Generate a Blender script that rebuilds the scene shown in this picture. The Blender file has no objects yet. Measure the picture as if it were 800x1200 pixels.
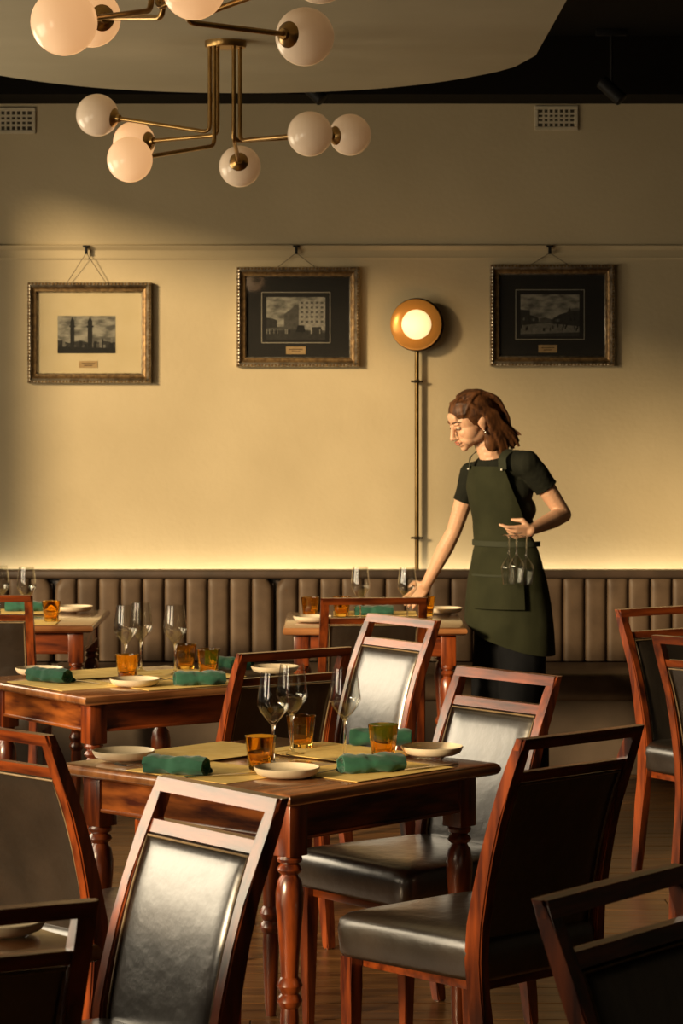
import bpy, bmesh, math, random
from mathutils import Vector, Matrix, noise
R = math.radians
random.seed(7)
S = bpy.context.scene
C = S.collection

# ------------------------------------------------------------------ camera
F, YH, H = 3178.0, 470.3, 1.675          # focal in px (800x1200), horizon row, eye height
cd = bpy.data.cameras.new('camera'); cam = bpy.data.objects.new('camera', cd); C.objects.link(cam)
cam.location = (0, 0, H); cam.rotation_euler = (R(90), 0, 0)
cd.sensor_fit = 'AUTO'; cd.sensor_width = 36; cd.lens = F/1200*36
cd.shift_y = -(600-YH)/1200
cd.clip_start = .1; cd.clip_end = 100
cd.dof.use_dof = True; cd.dof.focus_distance = 7.0; cd.dof.aperture_fstop = 14
S.camera = cam
def PZ(px, py, z):                        # pixel -> point on the horizontal plane z
    s = (py-YH)/(H-z); return Vector(((px-400)/s, F/s, z))
def PY(px, py, y):                        # pixel -> point at depth y
    s = F/y; return Vector(((px-400)/s, y, H-(py-YH)/s))

# ------------------------------------------------------------------ light
w = bpy.data.worlds.new('world'); S.world = w; w.use_nodes = True
w.node_tree.nodes['Background'].inputs[0].default_value = (.95, .88, .75, 1)
w.node_tree.nodes['Background'].inputs[1].default_value = .12
S.view_settings.view_transform = 'Standard'; S.view_settings.look = 'None'
S.view_settings.exposure = -.85; S.view_settings.gamma = 1
S.view_settings.use_curve_mapping = False
sd = bpy.data.lights.new('sun', 'SUN'); so = bpy.data.objects.new('sun', sd); C.objects.link(so)
sd.energy = 9.5; sd.color = (1, .74, .42); sd.angle = R(8)
so.rotation_euler = Vector((.72, .68, -.24)).to_track_quat('-Z', 'Y').to_euler()
XL = -2.7                                 # left wall, with the street windows
WIN = [(2.6, 4.8), (5.0, 7.1), (7.3, 9.3), (9.5, 11.65)]
WZ0, WZ1 = .70, 3.08
LZ0, LZ1 = 1.18, 2.28
BRIGHT = [(2.8, 3.9), (5.3, 6.9), (7.9, 9.2), (9.8, 11.3)]                    # unseen light panels, narrowed to keep chair-back reflections with less light on wall
for i, (a, b) in enumerate(BRIGHT):       # daylight at each window
    ld = bpy.data.lights.new('window_daylight', 'AREA'); ld.shape = 'RECTANGLE'
    ld.size = LZ1-LZ0; ld.size_y = b-a; ld.energy = 40*(b-a); ld.color = (1, .83, .58)
    lo = bpy.data.objects.new('window_daylight', ld); C.objects.link(lo)
    lo.location = (XL-.12, (a+b)/2, (LZ0+LZ1)/2)
    lo.rotation_euler = (0, R(-90), 0)
ld = bpy.data.lights.new('bench_uplight', 'AREA'); ld.shape = 'RECTANGLE'
ld.size = 6; ld.size_y = .03; ld.energy = 11; ld.color = (1, .85, .60)
lo = bpy.data.objects.new('bench_uplight', ld); C.objects.link(lo)
lo.location = (.3, 12.80, .845)
lo.rotation_euler = Vector((0, .25, 1)).to_track_quat('-Z', 'Y').to_euler()

# ------------------------------------------------------------------ materials
def mat(name, col, rough=.5, metal=0, **kw):
    m = bpy.data.materials.new(name); m.use_nodes = True
    b = m.node_tree.nodes['Principled BSDF']
    b.inputs['Base Color'].default_value = (*col, 1); b.inputs['Roughness'].default_value = rough
    b.inputs['Metallic'].default_value = metal
    for k, v in kw.items():
        b.inputs[k.replace('_', ' ')].default_value = v
    return m
def nodes(m): return m.node_tree.nodes, m.node_tree.links, m.node_tree.nodes['Principled BSDF']
def noise_col(m, c0, c1, scale=(1, 1, 1), nscale=5, detail=4, p0=.35, p1=.65, rnd=False, coord='Object'):
    n, l, b = nodes(m)
    tc = n.new('ShaderNodeTexCoord'); mp = n.new('ShaderNodeMapping'); mp.inputs['Scale'].default_value = scale
    l.new(tc.outputs[coord], mp.inputs[0])
    if rnd:
        oi = n.new('ShaderNodeObjectInfo'); ml = n.new('ShaderNodeMath'); ml.operation = 'MULTIPLY'; ml.inputs[1].default_value = 37
        l.new(oi.outputs['Random'], ml.inputs[0]); l.new(ml.outputs[0], mp.inputs['Location'])
    t = n.new('ShaderNodeTexNoise'); t.inputs['Scale'].default_value = nscale; t.inputs['Detail'].default_value = detail
    l.new(mp.outputs[0], t.inputs['Vector'])
    r = n.new('ShaderNodeValToRGB'); r.color_ramp.elements[0].position = p0; r.color_ramp.elements[1].position = p1
    r.color_ramp.elements[0].color = (*c0, 1); r.color_ramp.elements[1].color = (*c1, 1)
    l.new(t.outputs['Fac'], r.inputs[0]); l.new(r.outputs[0], b.inputs['Base Color'])
    return mp, t, r
def bump(m, nscale, strength, dist=.002, scale=(1, 1, 1), detail=4, coord='Object'):
    n, l, b = nodes(m)
    tc = n.new('ShaderNodeTexCoord'); mp = n.new('ShaderNodeMapping'); mp.inputs['Scale'].default_value = scale
    l.new(tc.outputs[coord], mp.inputs[0])
    t = n.new('ShaderNodeTexNoise'); t.inputs['Scale'].default_value = nscale; t.inputs['Detail'].default_value = detail
    l.new(mp.outputs[0], t.inputs['Vector'])
    bp = n.new('ShaderNodeBump'); bp.inputs['Strength'].default_value = strength; bp.inputs['Distance'].default_value = dist
    l.new(t.outputs['Fac'], bp.inputs['Height']); l.new(bp.outputs[0], b.inputs['Normal'])
M = {}
M['wall'] = mat('wall_paint', (.50, .41, .25), .75); noise_col(M['wall'], (.475, .385, .232), (.525, .43, .265), nscale=2.2); bump(M['wall'], 45, .25, .004)
M['side_wall'] = mat('side_wall_paint', (.05, .04, .028), .8); noise_col(M['side_wall'], (.045, .036, .024), (.06, .046, .03), nscale=2)
M['dark'] = mat('dark_ceiling_paint', (.007, .0055, .004), .8, Specular_IOR_Level=.08); bump(M['dark'], 30, .1)
M['raft'] = mat('raft_plaster', (.50, .46, .34), .7); bump(M['raft'], 8, .1); noise_col(M['raft'], (.37, .33, .23), (.42, .38, .27), nscale=1.5)
M['vent'] = mat('vent_plaster', (.55, .48, .33), .7); noise_col(M['vent'], (.5, .44, .3), (.58, .5, .35), nscale=20)
M['void'] = mat('vent_hole_dark', (.06, .045, .03), .9); bump(M['void'], 50, .1)
M['wood'] = mat('cherry_wood', (.2, .05, .015), .30, Coat_Weight=.8, Coat_Roughness=.24, Coat_IOR=1.65)
noise_col(M['wood'], (.045, .007, .003), (.29, .058, .010), scale=(9, 9, 1.2), nscale=4, detail=6, rnd=True); bump(M['wood'], 60, .12, .0008, scale=(1, 1, .15))
M['wood_h'] = mat('cherry_wood_rail', (.2, .05, .015), .30, Coat_Weight=.8, Coat_Roughness=.24, Coat_IOR=1.65)
noise_col(M['wood_h'], (.045, .007, .003), (.29, .058, .010), scale=(1.2, 9, 9), nscale=4, detail=6, rnd=True); bump(M['wood_h'], 60, .12, .0008, scale=(.15, 1, 1))
M['wood_y'] = mat('cherry_wood_side_rail', (.2, .05, .015), .30, Coat_Weight=.8, Coat_Roughness=.24, Coat_IOR=1.65)
noise_col(M['wood_y'], (.06, .010, .003), (.40, .11, .018), scale=(9, 1.6, 9), nscale=4, detail=6, rnd=True)
M['top'] = mat('table_top_wood', (.3, .12, .04), .22, Coat_Weight=1, Coat_Roughness=.14, Coat_IOR=1.6)
noise_col(M['top'], (.20, .07, .024), (.44, .19, .07), scale=(1, 8, 1), nscale=3, detail=6, rnd=True)
M['leather'] = mat('espresso_leather', (.02, .015, .011), .36, Specular_IOR_Level=.9, Coat_Weight=1.0, Coat_Roughness=.27, Coat_IOR=2.15); noise_col(M['leather'], (.012, .009, .006), (.028, .020, .014), nscale=6, rnd=True); bump(M['leather'], 20, .7, .007, detail=6)
M['piping'] = mat('tan_piping', (.22, .15, .08), .5); noise_col(M['piping'], (.18, .12, .06), (.27, .19, .1), nscale=60)
M['bench'] = mat('taupe_bench_leather', (.16, .11, .07), .55, Specular_IOR_Level=.3); noise_col(M['bench'], (.070, .044, .026), (.115, .075, .046), nscale=7, rnd=True); bump(M['bench'], 60, .15, .002)
M['bench_dark'] = mat('bench_cap_leather', (.055, .036, .024), .45); noise_col(M['bench_dark'], (.045, .03, .02), (.07, .045, .03), nscale=8)
M['bench_base'] = mat('bench_base_leather', (.085, .06, .04), .5); noise_col(M['bench_base'], (.07, .05, .033), (.10, .07, .048), nscale=5)
M['brass'] = mat('aged_brass', (.42, .26, .09), .32, 1); noise_col(M['brass'], (.34, .20, .07), (.5, .32, .12), nscale=12); bump(M['brass'], 80, .05)
M['rod'] = mat('shadowed_brass_rod', (.14, .09, .035), .35, 1); noise_col(M['rod'], (.10, .06, .02), (.18, .12, .05), nscale=12)  # brass with the rod's shadow put into its darker colour
M['bronze'] = mat('dark_bronze', (.05, .035, .02), .4, .8); noise_col(M['bronze'], (.04, .028, .016), (.065, .045, .028), nscale=30)
M['black'] = mat('black_metal', (.010, .009, .008), .55, Specular_IOR_Level=.2); bump(M['black'], 80, .05)
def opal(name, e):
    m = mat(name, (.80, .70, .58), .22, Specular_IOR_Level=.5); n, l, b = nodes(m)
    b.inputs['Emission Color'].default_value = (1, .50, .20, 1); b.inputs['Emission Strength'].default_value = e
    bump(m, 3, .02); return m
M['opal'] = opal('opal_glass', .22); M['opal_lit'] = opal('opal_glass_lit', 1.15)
E_ = 1.8
M['sconce_glow'] = mat('sconce_diffuser', (.9, .8, .6), .4); n_, l_, b_ = nodes(M['sconce_glow'])
b_.inputs['Emission Color'].default_value = (1, .66, .30, 1); b_.inputs['Emission Strength'].default_value = 1.0*E_; bump(M['sconce_glow'], 9, .05)
M['dish'] = mat('sconce_brass_glow', (.55, .24, .05), .3, .5); n_, l_, b_ = nodes(M['dish'])
b_.inputs['Emission Color'].default_value = (1, .36, .05, 1); b_.inputs['Emission Strength'].default_value = .16*E_; bump(M['dish'], 9, .05)  # lamp's orange glow on the brass dish, put in as emission
M['napkin'] = mat('green_linen', (.012, .085, .05), .85, Sheen_Weight=.2); noise_col(M['napkin'], (.010, .075, .045), (.018, .115, .068), nscale=14, rnd=True); bump(M['napkin'], 180, .3, .001)
M['paper'] = mat('kraft_yellow_paper', (.74, .48, .11), .8); noise_col(M['paper'], (.84, .58, .17), (.92, .67, .23), nscale=25, rnd=True)
M['ceramic'] = mat('cream_stoneware', (.72, .62, .45), .3); noise_col(M['ceramic'], (.66, .56, .40), (.76, .66, .5), nscale=16, rnd=True)
M['steel'] = mat('cutlery_steel', (.6, .56, .5), .2, 1); bump(M['steel'], 60, .03)
def thin_glass(name, tint):
    m = bpy.data.materials.new(name); m.use_nodes = True; n, l = m.node_tree.nodes, m.node_tree.links; n.remove(n['Principled BSDF'])
    tr = n.new('ShaderNodeBsdfTransparent'); tr.inputs[0].default_value = (*tint, 1); gl = n.new('ShaderNodeBsdfGlossy'); gl.inputs['Roughness'].default_value = .03
    lw = n.new('ShaderNodeLayerWeight'); lw.inputs[0].default_value = .5; pw_ = n.new('ShaderNodeMath'); pw_.operation = 'POWER'; pw_.inputs[1].default_value = 3.5; l.new(lw.outputs['Facing'], pw_.inputs[0]); fr = n.new('ShaderNodeMapRange'); fr.inputs['To Min'].default_value = .07; fr.inputs['To Max'].default_value = .85; l.new(pw_.outputs[0], fr.inputs[0]); mx = n.new('ShaderNodeMixShader'); tx = n.new('ShaderNodeTexNoise'); tx.inputs['Scale'].default_value = 6; bp = n.new('ShaderNodeBump'); bp.inputs['Strength'].default_value = .02
    l.new(tx.outputs['Fac'], bp.inputs['Height']); l.new(bp.outputs[0], gl.inputs['Normal'])
    l.new(fr.outputs[0], mx.inputs[0]); l.new(tr.outputs[0], mx.inputs[1]); l.new(gl.outputs[0], mx.inputs[2]); l.new(mx.outputs[0], n['Material Output'].inputs[0]); return m
M['glass'] = thin_glass('clear_glass', (.97, .97, .95))
M['glass_solid'] = mat('clear_glass_stem', (1, 1, 1), .0, Transmission_Weight=1.0, IOR=1.45); bump(M['glass_solid'], 4, .01)
M['amber'] = mat('amber_glass', (1.0, .60, .10), .02, Transmission_Weight=1.0, IOR=1.45); noise_col(M['amber'], (1.0, .60, .10), (1.0, .68, .15), nscale=9)
M['board'] = mat('oak_floorboard', (.14, .07, .03), .32); noise_col(M['board'], (.09, .036, .012), (.24, .11, .035), scale=(1, 9, 1), nscale=3, detail=7, rnd=True); bump(M['board'], 40, .2, .0012, scale=(.2, 1, 1))
M['subfloor'] = mat('subfloor_dark', (.02, .013, .008), .8); bump(M['subfloor'], 30, .1)
M['pewter'] = mat('aged_silver_frame', (.24, .20, .15), .36, .75); noise_col(M['pewter'], (.20, .16, .11), (.52, .46, .36), nscale=40); bump(M['pewter'], 120, .3, .001)
M['gilt'] = mat('dull_gilt_frame', (.20, .12, .05), .4, .6); noise_col(M['gilt'], (.12, .07, .03), (.27, .17, .07), nscale=60); bump(M['gilt'], 160, .5, .002)
M['mount_cream'] = mat('cream_mount_board', (.70, .58, .36), .8); noise_col(M['mount_cream'], (.68, .56, .34), (.72, .6, .38), nscale=10)
M['mount_black'] = mat('black_mount_board', (.008, .007, .005), .7); noise_col(M['mount_black'], (.006, .005, .004), (.010, .008, .006), nscale=10)
M['line'] = mat('mount_fillet', (.42, .38, .30), .6); bump(M['line'], 50, .05)
M['plaque'] = mat('plaque_brass', (.50, .34, .16), .45, .4); noise_col(M['plaque'], (.45, .3, .14), (.55, .38, .19), nscale=30)
M['plaque_text'] = mat('plaque_engraving', (.12, .07, .03), .6); bump(M['plaque_text'], 90, .05)
M['picture_glass'] = thin_glass('picture_glazing', (.97, .97, .96))
def grey(k, name):
    m = mat(name, (k, k*.93, k*.78), .7); noise_col(m, (k*.75, k*.70, k*.58), (k*1.2, k*1.12, k*.95), nscale=70, detail=3); return m
PH = [grey(v, 'photo_print_tone_%d' % (i+1)) for i, v in enumerate((.008, .03, .08, .17, .30))]
msky = mat('photo_print_sky', (.3, .28, .22), .7)
noise_col(msky, (.10, .095, .08), (.36, .34, .28), nscale=16, detail=5, scale=(1, 1, 2.2), p0=.38, p1=.6); PH.append(msky)
M['skin'] = mat('skin', (.62, .36, .23), .5, Subsurface_Weight=.08, Subsurface_Scale=.02); noise_col(M['skin'], (.58, .33, .205), (.66, .39, .25), nscale=9)
M['hair'] = mat('auburn_hair', (.11, .038, .013), .55, Specular_IOR_Level=.3); noise_col(M['hair'], (.030, .011, .004), (.125, .048, .016), scale=(14, 14, 3), nscale=5, detail=6)
M['shirt'] = mat('black_green_cotton', (.009, .010, .006), .9, Specular_IOR_Level=.2); bump(M['shirt'], 160, .2, .001); noise_col(M['shirt'], (.007, .008, .005), (.011, .012, .007), nscale=9)
M['apron'] = mat('olive_canvas', (.024, .027, .010), .9, Specular_IOR_Level=.25); noise_col(M['apron'], (.015, .017, .006), (.023, .025, .010), nscale=7); bump(M['apron'], 9, .5, .012, scale=(1, 1, .5), detail=3)
M['seam'] = mat('olive_canvas_seam', (.022, .026, .011), .85); bump(M['seam'], 60, .2)
M['trousers'] = mat('black_trousers', (.007, .008, .010), .9, Specular_IOR_Level=.15); bump(M['trousers'], 10, .4, .01); noise_col(M['trousers'], (.004, .0045, .006), (.007, .0075, .009), nscale=5)
M['lip'] = mat('lip_rose', (.36, .11, .075), .45); bump(M['lip'], 60, .1)
M['eye'] = mat('eye_white', (.6, .55, .48), .25); bump(M['eye'], 40, .02)
M['lash'] = mat('eyelash_brown', (.03, .014, .008), .7); bump(M['lash'], 90, .1)
M['silver'] = mat('earring_silver', (.8, .78, .75), .15, 1); bump(M['silver'], 60, .1)
M['button'] = mat('white_button', (.7, .68, .6), .4); bump(M['button'], 60, .1)

# ------------------------------------------------------------------ mesh helpers
def finish(bm, smooth=True, angle=40):
    bmesh.ops.recalc_face_normals(bm, faces=bm.faces)
    if smooth:
        for f in bm.faces: f.smooth = True
        for e in bm.edges:
            if len(e.link_faces) == 2 and e.calc_face_angle(0) > R(angle): e.smooth = False
def obj(name, bm, m, parent=None, smooth=True, loc=None, rot=None, angle=40):
    finish(bm, smooth, angle)
    me = bpy.data.meshes.new(name); bm.to_mesh(me); bm.free()
    for x in (m if isinstance(m, (list, tuple)) else [m]): me.materials.append(x)
    o = bpy.data.objects.new(name, me); C.objects.link(o)
    if parent: o.parent = parent
    if loc is not None: o.location = loc
    if rot is not None: o.rotation_euler = rot
    return o
def tag(o, label=None, cat=None, group=None, kind=None):
    if label: o['label'] = label
    if cat: o['category'] = cat
    if group: o['group'] = group
    if kind: o['kind'] = kind
    return o
def thing(name, label, cat, loc=(0, 0, 0), rz=0, group=None):
    o = bpy.data.objects.new(name, None); o.empty_display_size = .1; C.objects.link(o)
    o.location = loc; o.rotation_euler = (0, 0, rz)
    return tag(o, label, cat, group)
def dup(src, loc, rz=0, label=None, group=None, rot=None):
    def cp(o, par):
        c = o.copy(); C.objects.link(c); c.parent = par
        for ch in o.children: cp(ch, c)
        return c
    r = cp(src, None); r.location = loc; r.rotation_euler = rot if rot is not None else (0, 0, rz)
    if label: r['label'] = label
    if group: r['group'] = group
    elif 'group' in r and group == '': del r['group']
    return r
def box(bm, x0, x1, y0, y1, z0, z1, bev=0, seg=2, mi=0):
    g = bmesh.ops.create_cube(bm, size=1)
    vs = g['verts']
    for v in vs: v.co = Vector((x0+(v.co.x+.5)*(x1-x0), y0+(v.co.y+.5)*(y1-y0), z0+(v.co.z+.5)*(z1-z0)))
    fs = {f for v in vs for f in v.link_faces}
    if bev:
        es = {e for v in vs for e in v.link_edges}
        r = bmesh.ops.bevel(bm, geom=list(es), offset=bev, segments=seg, affect='EDGES', profile=.5)
        fs = set(r['faces']) | {f for f in fs if f.is_valid}
    for f in fs: f.material_index = mi
def frames_tube(bm, pts, rad, seg=12, cap=True, mi=0, flat=1.0, up=None):
    pts = [Vector(p) for p in pts]; n = len(pts); rings = []
    if not isinstance(rad, (list, tuple)): rad = [rad]*n
    t0 = (pts[1]-pts[0]).normalized(); u = Vector(up) if up else (Vector((0, 0, 1)) if abs(t0.z) < .9 else Vector((1, 0, 0)))
    u = (u-t0*u.dot(t0)).normalized()
    for i, p in enumerate(pts):
        t = (pts[min(i+1, n-1)]-pts[max(i-1, 0)]).normalized()
        u = (u-t*u.dot(t)).normalized(); v = t.cross(u)
        rings.append([bm.verts.new(p+(u*math.cos(a)*flat+v*math.sin(a))*rad[i]) for a in [2*math.pi*k/seg for k in range(seg)]])
    for a, b in zip(rings, rings[1:]):
        for k in range(seg):
            f = bm.faces.new((a[k], a[(k+1) % seg], b[(k+1) % seg], b[k])); f.material_index = mi
    if cap:
        for q in (rings[0], rings[-1]):
            f = bm.faces.new(q); f.material_index = mi
def lathe(bm, prof, seg=32, mi=0, fac=None, closed=False):
    rings = []
    for r, z in prof:
        if r < 1e-6: rings.append([bm.verts.new((0, 0, z))])
        else: rings.append([bm.verts.new((r*(fac(k) if fac else 1)*math.cos(2*math.pi*k/seg), r*(fac(k) if fac else 1)*math.sin(2*math.pi*k/seg), z)) for k in range(seg)])
    pr = list(zip(rings, rings[1:]))
    if closed: pr.append((rings[-1], rings[0]))
    for a, b in pr:
        for k in range(seg):
            k2 = (k+1) % seg
            if len(a) == 1 and len(b) == 1: continue
            if len(a) == 1: f = bm.faces.new((a[0], b[k], b[k2]))
            elif len(b) == 1: f = bm.faces.new((a[k], a[k2], b[0]))
            else: f = bm.faces.new((a[k], a[k2], b[k2], b[k]))
            f.material_index = mi
_US = {}
def sphere(bm, c, r, seg=24, rings=16, mat4=None, mi=0):
    if not isinstance(r, (list, tuple)): r = (r, r, r)
    key = (seg, rings)
    if key not in _US:
        P = [Vector((0, 0, 1))]
        for j in range(1, rings):
            for k in range(seg): a, b = math.pi*j/rings, 2*math.pi*k/seg; P.append(Vector((math.sin(a)*math.cos(b), math.sin(a)*math.sin(b), math.cos(a))))
        P.append(Vector((0, 0, -1))); FS = []
        for k in range(seg):
            k2 = (k+1) % seg; FS.append((0, 1+k, 1+k2)); l_ = 1+(rings-2)*seg; FS.append((l_+k2, l_+k, len(P)-1))
            for j in range(rings-2): FS.append((1+j*seg+k, 1+(j+1)*seg+k, 1+(j+1)*seg+k2, 1+j*seg+k2))
        _US[key] = (P, FS)
    P, FS = _US[key]; c = Vector(c); T = mat4.to_3x3() if mat4 else None
    vs = []
    for p in P:
        q = Vector((p.x*r[0], p.y*r[1], p.z*r[2])); vs.append(bm.verts.new((T @ q if T else q)+c))
    for f in FS:
        q = bm.faces.new([vs[i] for i in f]); q.material_index = mi
def catmull(P, n=8):
    P = [Vector(p) for p in P]; Q = [P[0]*2-P[1]]+P+[P[-1]*2-P[-2]]; out = []
    for i in range(1, len(Q)-2):
        for k in range(n):
            t = k/n; a, b, c, d = Q[i-1:i+3]
            out.append(.5*((2*b)+(c-a)*t+(2*a-5*b+4*c-d)*t*t+(3*b-a-3*c+d)*t**3))
    out.append(P[-1]); return out

# ------------------------------------------------------------------ the room
YW = 12.85; YB = -1.2; XR = 4.6; ZC = 3.35
def structure(name, bm, m, parent=None, smooth=False, label=None):
    o = obj(name, bm, m, parent, smooth)
    if not parent: o['kind'] = 'structure'
    if label: o['label'] = label
    return o
bm = bmesh.new(); box(bm, XL-.2, XR, YW, YW+.15, 0, ZC); structure('wall_back', bm, M['wall'], label='cream painted plaster wall behind the bench and pictures')
bm = bmesh.new(); box(bm, XR, XR+.15, YB, YW+.15, 0, ZC); structure('wall_right', bm, M['side_wall'])
bm = bmesh.new(); box(bm, XL-.2, XR+.15, YB-.15, YB, 0, ZC); structure('wall_front', bm, M['side_wall'])
bm = bmesh.new()
box(bm, XL-.2, XL, YB, YW, 0, WZ0); box(bm, XL-.2, XL, YB, YW, WZ1, ZC)
e = [YB]+[v for ab in WIN for v in ab]+[YW]
for i in range(0, len(e), 2): box(bm, XL-.2, XL, e[i], e[i+1], WZ0, WZ1)
structure('wall_left', bm, M['side_wall'])
for i, (a, b) in enumerate(WIN):
    bm = bmesh.new(); t = .05
    box(bm, XL-.14, XL-.08, a, a+t, WZ0, WZ1); box(bm, XL-.14, XL-.08, b-t, b, WZ0, WZ1)
    box(bm, XL-.14, XL-.08, a+t, b-t, WZ0, WZ0+t); box(bm, XL-.14, XL-.08, a+t, b-t, WZ1-t, WZ1)
    structure('window_%d' % (i+1), bm, M['black'])
bm = bmesh.new(); box(bm, XL-.2, XR+.15, YB-.15, YW+.15, ZC, ZC+.1); structure('ceiling', bm, M['dark'], label='dark painted ceiling')
bm = bmesh.new(); box(bm, XL, XR, 12.45, YW, 3.085, ZC); structure('trim_1', bm, M['dark'], label='dark boxed bulkhead where the back wall meets the ceiling')
# picture rail
bm = bmesh.new(); z0, z1 = PY(0, 304, YW).z, PY(0, 287, YW).z
prof = [(0, z0), (.006, z0), (.009, z0+.008), (.006, z0+.014), (.005, z1-.026), (.012, z1-.018), (.020, z1-.010), (.022, z1-.004), (.016, z1), (0, z1)]
prev = None
for X in (XL, XR):
    r_ = [bm.verts.new((X, YW-d, z)) for d, z in prof]
    if prev:
        for k in range(len(prof)-1): bm.faces.new((prev[k], prev[k+1], r_[k+1], r_[k]))
    prev = r_
structure('trim_2', bm, M['wall'], smooth=True, label='cream moulded picture rail along the wall')
# floor with individual boards
bm = bmesh.new(); box(bm, XL-.2, XR+.15, YB-.15, YW+.15, -.1, -.004); fl = structure('floor', bm, M['subfloor'], label='dark oak floorboards')
protos = []
for L in (1.6, 2.0, 2.4):
    bm = bmesh.new(); box(bm, 0, L-.004, 0, .0955, -.02, 0, bev=.0012, seg=1)
    me = bpy.data.meshes.new('floorboard'); bm.to_mesh(me); bm.free(); me.materials.append(M['board']); protos.append((L, me))
rows = 92
for r_ in range(rows):
    y = 2.9+r_*.099; x = -2.45-random.random()*.25; k = 0
    while x < 2.2 and k < 3:
        L, me = random.choice(protos); 
        o = bpy.data.objects.new('floorboard', me); C.objects.link(o); o.parent = fl; o.location = (x, y, random.uniform(-.0012, 0)); x += L; k += 1
# rest of the floor beyond the picked-out boards
bm = bmesh.new()
for y0, y1, x0, x1 in ((YB, 2.88, XL, XR), (12.02, YW, XL, XR)):
    y = y0
    while y < y1-.01: box(bm, x0, x1, y, min(y+.0955, y1), -.02, -.001); y += .099
o = obj('board_strip', bm, M['board'], fl, False); o['kind'] = 'stuff'

# ceiling raft
raft = bmesh.new(); N = 96; cx, cy, ax, ay = -.40, 6.5, 1.115, 4.72; zr = 2.95
outl = []
for k in range(N):
    t = 2*math.pi*k/N; c_, s_ = math.cos(t), math.sin(t)
    px_ = cx+ax*math.copysign(abs(c_)**(2/7.5), c_); e_ = 2/3.0
    u_ = abs((px_-cx)/ax)
    outl.append((px_, s_))
outl = []
def far(u): return cy+ay*(1-.121*u**2-.087*u**4)        # bowed ends, nearly straight sides
us = [-1+2*i/40 for i in range(41)]
rc = .11
pts = []
for u in us: 
    X = cx+ax*u; Y = far(u); d = ax*(1-abs(u))
    if d < rc: Y -= rc*2.2*(1-math.sqrt(max(0, 1-((rc-d)/rc)**2)))
    pts.append((X, Y))
pts2 = [(x, 2*cy-y) for x, y in reversed(pts)]
allp = pts+pts2
top_ = [raft.verts.new((x, y, zr+.09)) for x, y in allp]; bot = [raft.verts.new((x, y, zr)) for x, y in allp]
raft.faces.new(top_); raft.faces.new(bot)
for k in range(len(allp)): k2 = (k+1) % len(allp); raft.faces.new((top_[k], top_[k2], bot[k2], bot[k]))
rt = thing('ceiling_raft', 'cream rounded ceiling panel hung below the dark ceiling', 'ceiling panel', (0, 0, 0))
obj('panel', raft, M['raft'], rt, True)
for sx in (-.9, .2):
    for sy in (3.2, 6.5, 9.8):
        bm = bmesh.new(); frames_tube(bm, [(sx, sy, zr+.085), (sx, sy, ZC)], .008, 8); obj('hanger_rod', bm, M['black'], rt)

# wall vents
def vent(x0, x1, y0, y1, label):
    a = PY(x0, y1, YW); b = PY(x1, y0, YW)
    t = thing('wall_vent', label, 'vent', ((a.x+b.x)/2, YW, a.z), group=None)
    W_, H_ = (b.x-a.x), (b.z-a.z)
    bm = bmesh.new(); box(bm, -W_/2+.01, W_/2-.01, -.004, -.001, .01, H_-.01); obj('backing', bm, M['void'], t, False)
    bm = bmesh.new(); f = .018
    for q in ((-W_/2, W_/2, 0, f), (-W_/2, W_/2, H_-f, H_), (-W_/2, -W_/2+f, f, H_-f), (W_/2-f, W_/2, f, H_-f)): box(bm, q[0], q[1], -.014, -.001, q[2], q[3], bev=.003, seg=1)
    obj('frame', bm, M['vent'], t, False)
    nx, nz = 7, 4
    for i in range(1, nx):
        x = -W_/2+f+(W_-2*f)*i/nx
        bm = bmesh.new(); box(bm, x-.0045, x+.0045, -.011, -.003, f, H_-f); obj('bar', bm, M['vent'], t, False)
    for i in range(1, nz):
        z = f+(H_-2*f)*i/nz
        bm = bmesh.new(); box(bm, -W_/2+f, W_/2-f, -.010, -.003, z-.005, z+.005); obj('bar', bm, M['vent'], t, False)
vent(-10, 42, 126, 157, 'cream gridded air vent high on wall at far left')
vent(626, 677, 124, 153, 'cream gridded air vent high on wall, right of centre')

# ceiling spotlights
def spot(px, py, yaw, label, Y=12.2):
    p = PY(px, py, Y)
    t = thing('spotlight', label, 'spotlight', (p.x, Y, 0))
    bm = bmesh.new(); box(bm, -.07, .07, -.018, .018, ZC-.03, ZC, bev=.003); obj('track_adapter', bm, M['black'], t)
    bm = bmesh.new(); frames_tube(bm, [(0, 0, ZC-.03), (0, 0, p.z+.03)], .008, 8); obj('stem', bm, M['black'], t)
    d = Vector((math.sin(yaw), -.3, -math.cos(yaw))).normalized()
    bm = bmesh.new(); c0 = Vector((0, 0, p.z)); frames_tube(bm, [c0-d*.065, c0-d*.06, c0+d*.065, c0+d*.068], [.026, .032, .032, .028], 20); obj('lamp_head', bm, M['black'], t)
spot(716, 106, R(45), 'black cylinder spotlight against the dark ceiling at upper right')
spot(366, 106, R(45), 'black cylinder spotlight behind the hanging globe lamp')

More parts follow.
